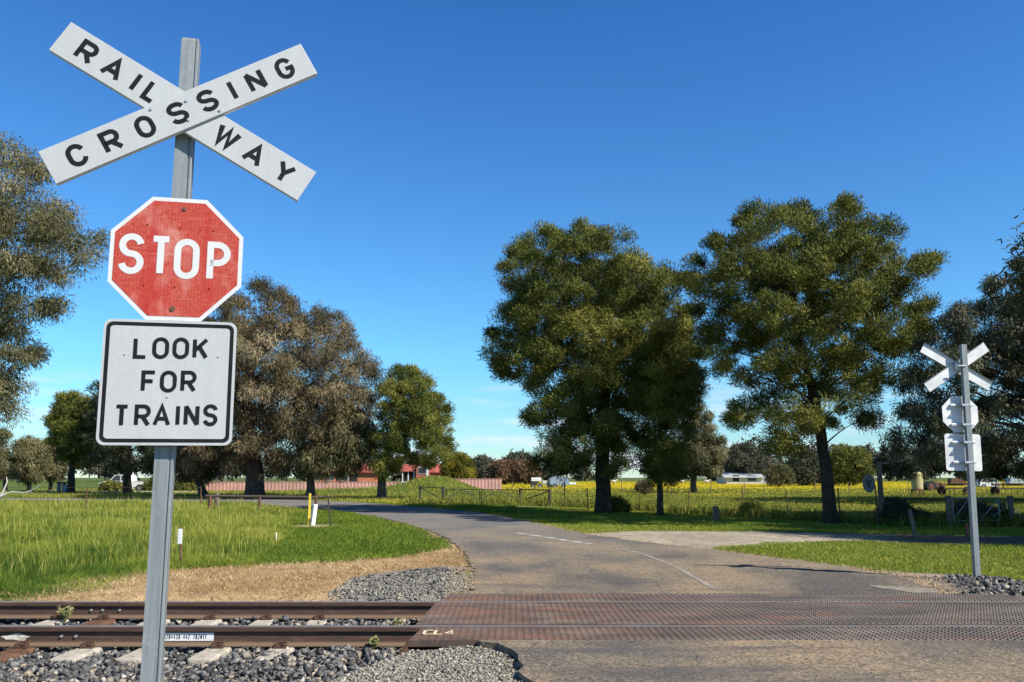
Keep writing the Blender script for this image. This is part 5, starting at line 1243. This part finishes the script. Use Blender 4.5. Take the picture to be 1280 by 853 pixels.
# ------------------------------------------------------------------ buildings
def sheet_fence(name, lab, pts, h_, mat, grp=None):
    q0 = pts[0]; e = empty(name, (q0[0], q0[1], 0), lab, 'fence', grp)
    for a, b in zip(pts[:-1], pts[1:]):
        a = Vector((a[0] - q0[0], a[1] - q0[1], 0)); b = Vector((b[0] - q0[0], b[1] - q0[1], 0)); L = (b - a).length; k = max(2, int(L / .18)); t = (b - a) / L; nn = Vector((-t.y, t.x, 0))
        vs, fs = [], []
        for i in range(k + 1):
            o_ = nn * (.035 * (i % 2)); q = a + t * (L * i / k) + o_; vs += [q + Vector((0, 0, -.1)), q + Vector((0, 0, h_))]
        for i in range(k): fs.append((2 * i, 2 * i + 2, 2 * i + 3, 2 * i + 1))
        vs += [v + nn * .05 for v in vs]; m_ = 2 * (k + 1); fs += [tuple(i + m_ for i in f)[::-1] for f in fs] + [(2 * i + 1, 2 * i + 3, 2 * i + 3 + m_, 2 * i + 1 + m_) for i in range(k)]
        MB().add(vs, fs).build('fence_sheet', mat, e)
        pl = MB()
        MB().box(tuple((a + b) / 2 + Vector((0, 0, h_ + .02)) + nn * .03), (abs(b.x - a.x) + .04, .08 + abs(b.y - a.y) * .0, .05)).build('capping', mat, e) if abs(a.y - b.y) < .2 else None
    return e
pf = [P(px_, 600, 92) for px_ in (555, 590, 620, 627)]
sheet_fence('sheet_fence', 'pale pink metal sheet fence below the yellow-green bush', [(q[0], 92) for q in pf], 1.25, M['pink_fence'], 'pink sheet fences')
pf = [P(px_, 600, 90) for px_ in (258, 300, 345, 390, 440, 500)]
sheet_fence('sheet_fence', 'long pink metal sheet fence behind the eucalyptus trunks', [(q[0], 90) for q in pf], .95, M['pink_fence'], 'pink sheet fences')

def gable(e, x0, x1, y0, y1, zw, zr, wall, roof, axis_='x', ov=.35):
    MB().box(((x0 + x1) / 2, (y0 + y1) / 2, zw / 2), (x1 - x0, y1 - y0, zw)).build('wall', wall, e)
    r_ = MB()
    if axis_ == 'x':
        ym = (y0 + y1) / 2
        for ys in (y0 - ov, y1 + ov):
            zo = zw - ov * (zr - zw) / (ym - y0)
            r_.add([(x0 - ov, ys, zo), (x1 + ov, ys, zo), (x1 + ov, ym, zr), (x0 - ov, ym, zr), (x0 - ov, ys, zo + .12), (x1 + ov, ys, zo + .12), (x1 + ov, ym, zr + .12), (x0 - ov, ym, zr + .12)], [(0, 1, 2, 3), (7, 6, 5, 4), (0, 1, 5, 4), (0, 3, 7, 4), (1, 2, 6, 5)])
        gb_ = MB().add([(x0 + .01, y0, zw), (x0 + .01, y1, zw), (x0 + .01, ym, zr - .02)], [(0, 1, 2)]).add([(x1 - .01, y0, zw), (x1 - .01, y1, zw), (x1 - .01, ym, zr - .02)], [(0, 1, 2)])
    else:
        xm = (x0 + x1) / 2
        for xs in (x0 - ov, x1 + ov):
            zo = zw - ov * (zr - zw) / (xm - x0)
            r_.add([(xs, y0 - ov, zo), (xs, y1 + ov, zo), (xm, y1 + ov, zr), (xm, y0 - ov, zr), (xs, y0 - ov, zo + .12), (xs, y1 + ov, zo + .12), (xm, y1 + ov, zr + .12), (xm, y0 - ov, zr + .12)], [(0, 1, 2, 3), (7, 6, 5, 4), (0, 1, 5, 4), (0, 3, 7, 4), (1, 2, 6, 5)])
        gb_ = MB().add([(x0, y0 + .01, zw), (x1, y0 + .01, zw), (xm, y0 + .01, zr - .02)], [(0, 1, 2)]).add([(x0, y1 - .01, zw), (x1, y1 - .01, zw), (xm, y1 - .01, zr - .02)], [(0, 1, 2)])
    r_.build('roof', roof, e); gb_.build('gable_wall', wall, e)
def window(e, x, y, z, w, h, frame=True):
    f_ = MB().box((x, y - .03, z), (w + .16, .05, h + .16)).build('window', M['cream'], e)
    MB().box((x, y - .06, z), (w, .03, h)).build('pane', M['glass'], f_)
# red roofed house
Yh = 118.0; hx = lambda px_: P(px_, 600, Yh)[0]; hz = lambda py_: P(600, py_, Yh)[2]
e = empty('house', (hx(525), Yh, 0), 'red roofed house with a central gable behind the grassy mound', 'house'); o_ = hx(525)
gable(e, hx(504) - o_, hx(522) - o_, 0, 6, hz(589), hz(581), M['brick_red'], M['roof_red'], 'x')
gable(e, hx(522) - o_, hx(537) - o_, -2, 7, hz(583), hz(578), M['brick_red'], M['roof_red'], 'y', .3)
gable(e, hx(537) - o_, hx(550) - o_, 0, 6, hz(590), hz(581), M['brick_red'], M['roof_red'], 'x')
MB().box(((hx(504) + hx(520)) / 2 - o_, -.9, hz(589.5)), (hx(520) - hx(504), 1.8, .1)).build('verandah_roof', M['roof_red'], e)
for px_ in (505, 512, 519): MB().box((hx(px_) - o_, -1.6, hz(589.5) / 2), (.12, .12, hz(589.5))).build('verandah_post', M['white_paint'], e)
MB().box(((hx(504) + hx(520)) / 2 - o_, -.01, hz(592.5)), (hx(519) - hx(505), .04, .7)).build('dark_opening', M['shadow_dark'], e)
MB().box(((hx(504) + hx(520)) / 2 - o_, -1.75, .45), (hx(520) - hx(504), .1, .9)).build('verandah_wall', M['white_paint'], e)
for px_ in (527, 532): window(e, hx(px_) - o_, -2, hz(588.5), .45, .75)
MB().box((hx(536) - o_, -2.05, hz(590)), (.25, .08, hz(583.5))).build('white_pillar', M['white_paint'], e)
# orange-brick house behind the eucalyptus trunks
Yh = 100.0; o_ = hx(450) if False else P(450, 600, Yh)[0]; X2 = lambda px_: P(px_, 600, Yh)[0] - o_; Z2 = lambda py_: P(600, py_, Yh)[2]
e = empty('house', (o_, Yh, 0), 'low orange brick house half hidden behind the eucalyptus trunks', 'house')
gable(e, X2(385), X2(470), 0, 7, Z2(590), Z2(580), M['orange'], M['roof_red'], 'x')
for px_ in (395, 412, 430): window(e, X2(px_), 0, Z2(595), .9, .9)
MB().box((X2(442), -.03, Z2(596)), (.9, .06, 1.3)).build('door', M['shadow_dark'], e)
# carport
Yh = 96.0; e = empty('carport', (P(266, 600, Yh)[0], Yh, 0), 'white flat roofed carport left of the bronze eucalyptus trunks', 'carport')
MB().box((0, 0, P(0, 589, Yh)[2]), (2.1, 3, .32), bev=.05).build('roof', M['white_roof'], e)
for sx_ in (-.95, .95):
    for sy_ in (-1.3, 1.3): MB().box((sx_, sy_, P(0, 590, Yh)[2] / 2), (.1, .1, P(0, 590.5, Yh)[2])).build('carport_post', M['galv'], e)
# white farm building far right
Yh = 165.0; o_ = P(930, 600, Yh)[0]; X2 = lambda px_: P(px_, 600, Yh)[0] - o_; Z2 = lambda py_: P(600, py_, Yh)[2]
e = empty('farm_building', (o_, Yh, 0), 'long low white farm building at the far edge of the yellow field', 'building')
gable(e, X2(908), X2(952), 0, 8, Z2(596.5), Z2(590), M['cream'], M['white_roof'], 'x', .5)
MB().box((X2(920), -.03, Z2(598)), (1.2, .06, 1.2)).build('door', M['shadow_dark'], e)
MB().box((X2(940), -.03, Z2(598)), (1.6, .06, 1.0)).build('window', M['glass'], e)
e = empty('shed', (P(962, 600, Yh + 9)[0], Yh + 9, 0), 'pale shed with a rounded roof right of the long white farm building', 'shed')
MB().prism([(-3.4, 0), (3.4, 0), (3.4, 1.6)] + [(3.4 * math.cos(R(a)), 1.6 + 1.5 * math.sin(R(a))) for a in range(15, 180, 15)] + [(-3.4, 1.6)], -4, 4, Matrix.Rotation(R(90), 4, 'X')).build('shed_shell', M['white_roof'], e)
MB().box((0, -4.02, .9), (2.2, .06, 1.7)).build('door', M['galv'], e)

# ------------------------------------------------------------------ vehicles and machinery
def wheel(e, x, y, r_, w=.2, rim=None):
    o = MB().cyl((x, y - w / 2, r_), (x, y + w / 2, r_), r_, 18).build('wheel', M['rubber'], e)
    MB().cyl((x, y - w / 2 - .01, r_), (x, y + w / 2 + .01, r_), r_ * .58, 14).build('rim', rim or M['galv'], o)
Yv = 90.0; vx = P(160, 600, Yv)[0]
e = empty('utility_truck', (vx, Yv, -.03), 'white dual-cab utility truck parked behind the dark trunks at the left', 'truck')
side = [(-2.55, .5), (2.55, .5), (2.6, .95), (2.5, 1.02), (.9, 1.05), (.62, 1.1), (.35, 1.72), (-.95, 1.74), (-1.55, 1.12), (-2.4, 1.0), (-2.58, .85)]
Mr = Matrix.Rotation(R(90), 4, 'X')
MB().prism(side, -.86, .86, Mr).build('body', M['white_paint'], e)
for pl_ in ([(-1.4, 1.14), (-.92, 1.64), (-.42, 1.64), (-.42, 1.14)], [(-.32, 1.14), (-.32, 1.64), (.28, 1.62), (.48, 1.14)]):
    MB().prism(pl_, -.875, .875, Mr).build('window', M['glass'], e)
MB().prism([(.95, 1.06), (2.5, 1.03), (2.5, 1.08), (.95, 1.11)], -.8, .8, Mr).build('tonneau', M['dark_steel'], e)
for x in (-1.65, 1.6):
    for y in (-.78, .78): wheel(e, x, y, .38, .24)
for y in (-.6, .6): MB().box((-2.57, y, .8), (.05, .3, .14)).build('headlight', M['galv_bright'], e)
# kerb line and grey cabinet by the local street
a, b = P(60, 611, 82), P(245, 612, 80)
tag(MB().box(((a[0] + b[0]) / 2, 81, .06), (abs(b[0] - a[0]), .25, .22), bev=.03).build('kerb', M['kerb']), 'pale concrete kerb along the street behind the meadow', 'kerb')
q = P(82, 600, 80); e = empty('service_cabinet', (q[0], 80, 0), 'grey open-framed stand at the far end of the meadow left of the white truck', 'cabinet')
MB().box((0, 0, .95), (1.3, .7, .12)).build('top', M['dark_steel'], e)
for sx_ in (-.55, -.1, .55): MB().box((sx_, 0, .45), (.14, .5, .9)).build('leg', M['galv'], e)
MB().box((.2, 0, .45), (.6, .4, .6)).build('panel', M['blue_tarp'], e)
# small poles by the truck
leaning('pole', 'thin white pole beside the tail of the white utility truck', 'pole', (166, 612), (166.5, 590), .09, M['white_paint'])
# machines and trailers in the field behind the gate
Yv = 112.0
q = P(670, 600, Yv); e = empty('trailer', (q[0], Yv, 0), 'small white machine on wheels left of the blue-grey trailer beyond the gate', 'trailer')
MB().box((0, 0, 1.15), (1.3, 1.2, .5), bev=.08).build('body', M['white_paint'], e); MB().box((-.3, -.1, .7), (.9, .8, .5), bev=.05).build('engine', M['dark_steel'], e)
MB().box((1.6, 0, .75), (1.7, 1.0, .5), bev=.1).build('tray', M['cream'], e)
for x in (-.4, .5, 1.7): wheel(e, x, -.5, .32)
q = P(699, 600, Yv); e = empty('trailer', (q[0], Yv, 0), 'blue-grey covered trailer beyond the gate beside the tall dense pine', 'trailer')
MB().prism([(-1.2, .5), (1.2, .5), (1.25, 1.25), (.9, 1.5), (-.9, 1.5), (-1.25, 1.25)], -.8, .8, Mr).build('cover', M['blue_tarp'], e)
MB().box((1.7, 0, .65), (.9, .5, .3), bev=.05).build('drawbar_box', M['white_paint'], e)
for x in (-.6, .5): wheel(e, x, -.75, .33); 
for k, (px_, lab) in enumerate(((767, 'tiny white sheep left of the young pine trunk'), (852, 'tiny white sheep right of the young pine trunk'), (883, 'tiny white sheep below the pale drooping tree'))):
    q = P(px_, 600, 185); e = empty('sheep', (q[0], 185, 0), lab, 'sheep', 'sheep at the far side of the field')
    MB().ball((0, 0, .62), .5, (1.25, .6, .6)).tube([(.5, 0, .75), (.75, 0, .85), (.95, 0, .75)], [.2, .17, .09], 8).tube([(.4, -.15, .5), (.4, -.15, 0)], .06, 6).tube([(.4, .15, .5), (.4, .15, 0)], .06, 6).tube([(-.4, -.15, .5), (-.4, -.15, 0)], .06, 6).tube([(-.4, .15, .5), (-.4, .15, 0)], .06, 6).build('body', M['cream'], e, smooth=True)
# right: tank, old tractor, white van, red machinery
Yv = 68.0
q = P(1146, 600, Yv); e = empty('water_tank', (q[0], Yv, 0), 'pale yellow tank on a low frame left of the old tractor', 'tank')
MB().tube([(0, 0, .5), (0, 0, .56), (0, 0, 1.7), (0, 0, 1.84)], [.38, .42, .42, .25], 18).build('tank_shell', M['tank'], e)
MB().box((0, 0, .44), (.75, .75, .12)).build('frame', M['rust'], e)
for x in (-.3, .3):
    for y in (-.3, .3): MB().box((x, y, .19), (.08, .08, .38)).build('leg', M['rust'], e)
q = P(1166, 600, 92); e = empty('tractor', (q[0], 92, 0), 'old rusty tractor with tall dark wheels beside the pale tank', 'tractor')
MB().prism([(-.7, .4), (.8, .45), (.85, .9), (.1, .95), (0, 1.0), (-.3, .7), (-.7, .7)], -.22, .22, Mr).build('body', M['rust'], e)
MB().tube([(-.1, 0, .9), (-.15, 0, 1.15)], .03, 6).build('steering_column', M['dark_steel'], e); MB().box((-.5, 0, .85), (.35, .4, .1), bev=.03).build('seat', M['dark_steel'], e)
MB().tube([(.4, .1, .9), (.4, .1, 1.35)], .035, 6).build('exhaust', M['rust'], e)
for y in (-.45, .45): wheel(e, -.45, y, .52, .22, M['rust']); wheel(e, .7, y, .3, .14, M['rust'])
q = P(1234, 600, 112); e = empty('car', (q[0], 112, 0), 'small white car with dark windows parked in the right field', 'car')
MB().prism([(-1.3, .3), (1.3, .3), (1.35, .75), (1.0, .85), (.7, 1.28), (-.9, 1.3), (-1.3, .85)], -.65, .65, Mr).build('body', M['white_paint'], e)
for pl_ in ([(-1.08, .86), (-.82, 1.2), (-.2, 1.2), (-.2, .86)], [(-.1, .86), (-.1, 1.2), (.62, 1.18), (.84, .86)]): MB().prism(pl_, -.66, .66, Mr).build('window', M['red_paint'] if False else M['glass'], e)
for x in (-.85, .85): wheel(e, x, -.6, .29, .18); wheel(e, x, .6, .29, .18)
for k, (px_, lab, ln) in enumerate(((1195, 'long low rusty red farm implement left of the white car', 2.6), (1268, 'long red and grey farm implement at the right edge of the field', 3.6))):
    q = P(px_, 600, Yv + 3); e = empty('farm_implement', (q[0], Yv + 3, 0), lab, 'farm machine', 'farm implements in the right field')
    MB().box((0, 0, .85), (ln, .3, .18)).build('beam', M['rust'], e)
    MB().box((0, -.2, .55), (ln * .9, .12, .12)).build('tool_bar', M['dark_steel'], e)
    for i in range(7): x = -ln * .42 + ln * .14 * i; MB().tube([(x, -.2, .6), (x, -.4, .35), (x, -.25, .05)], .03, 6).build('tine', M['rust'], e)
    MB().prism([(-.6, .95), (.6, .95), (.45, 1.3), (-.5, 1.35)], -.3, .3, Mr).build('hopper', M['galv_bright'] if k else M['rust'], e)
    wheel(e, -ln * .4, .4, .34, .2, M['rust']); wheel(e, ln * .4, .4, .34, .2, M['rust'])
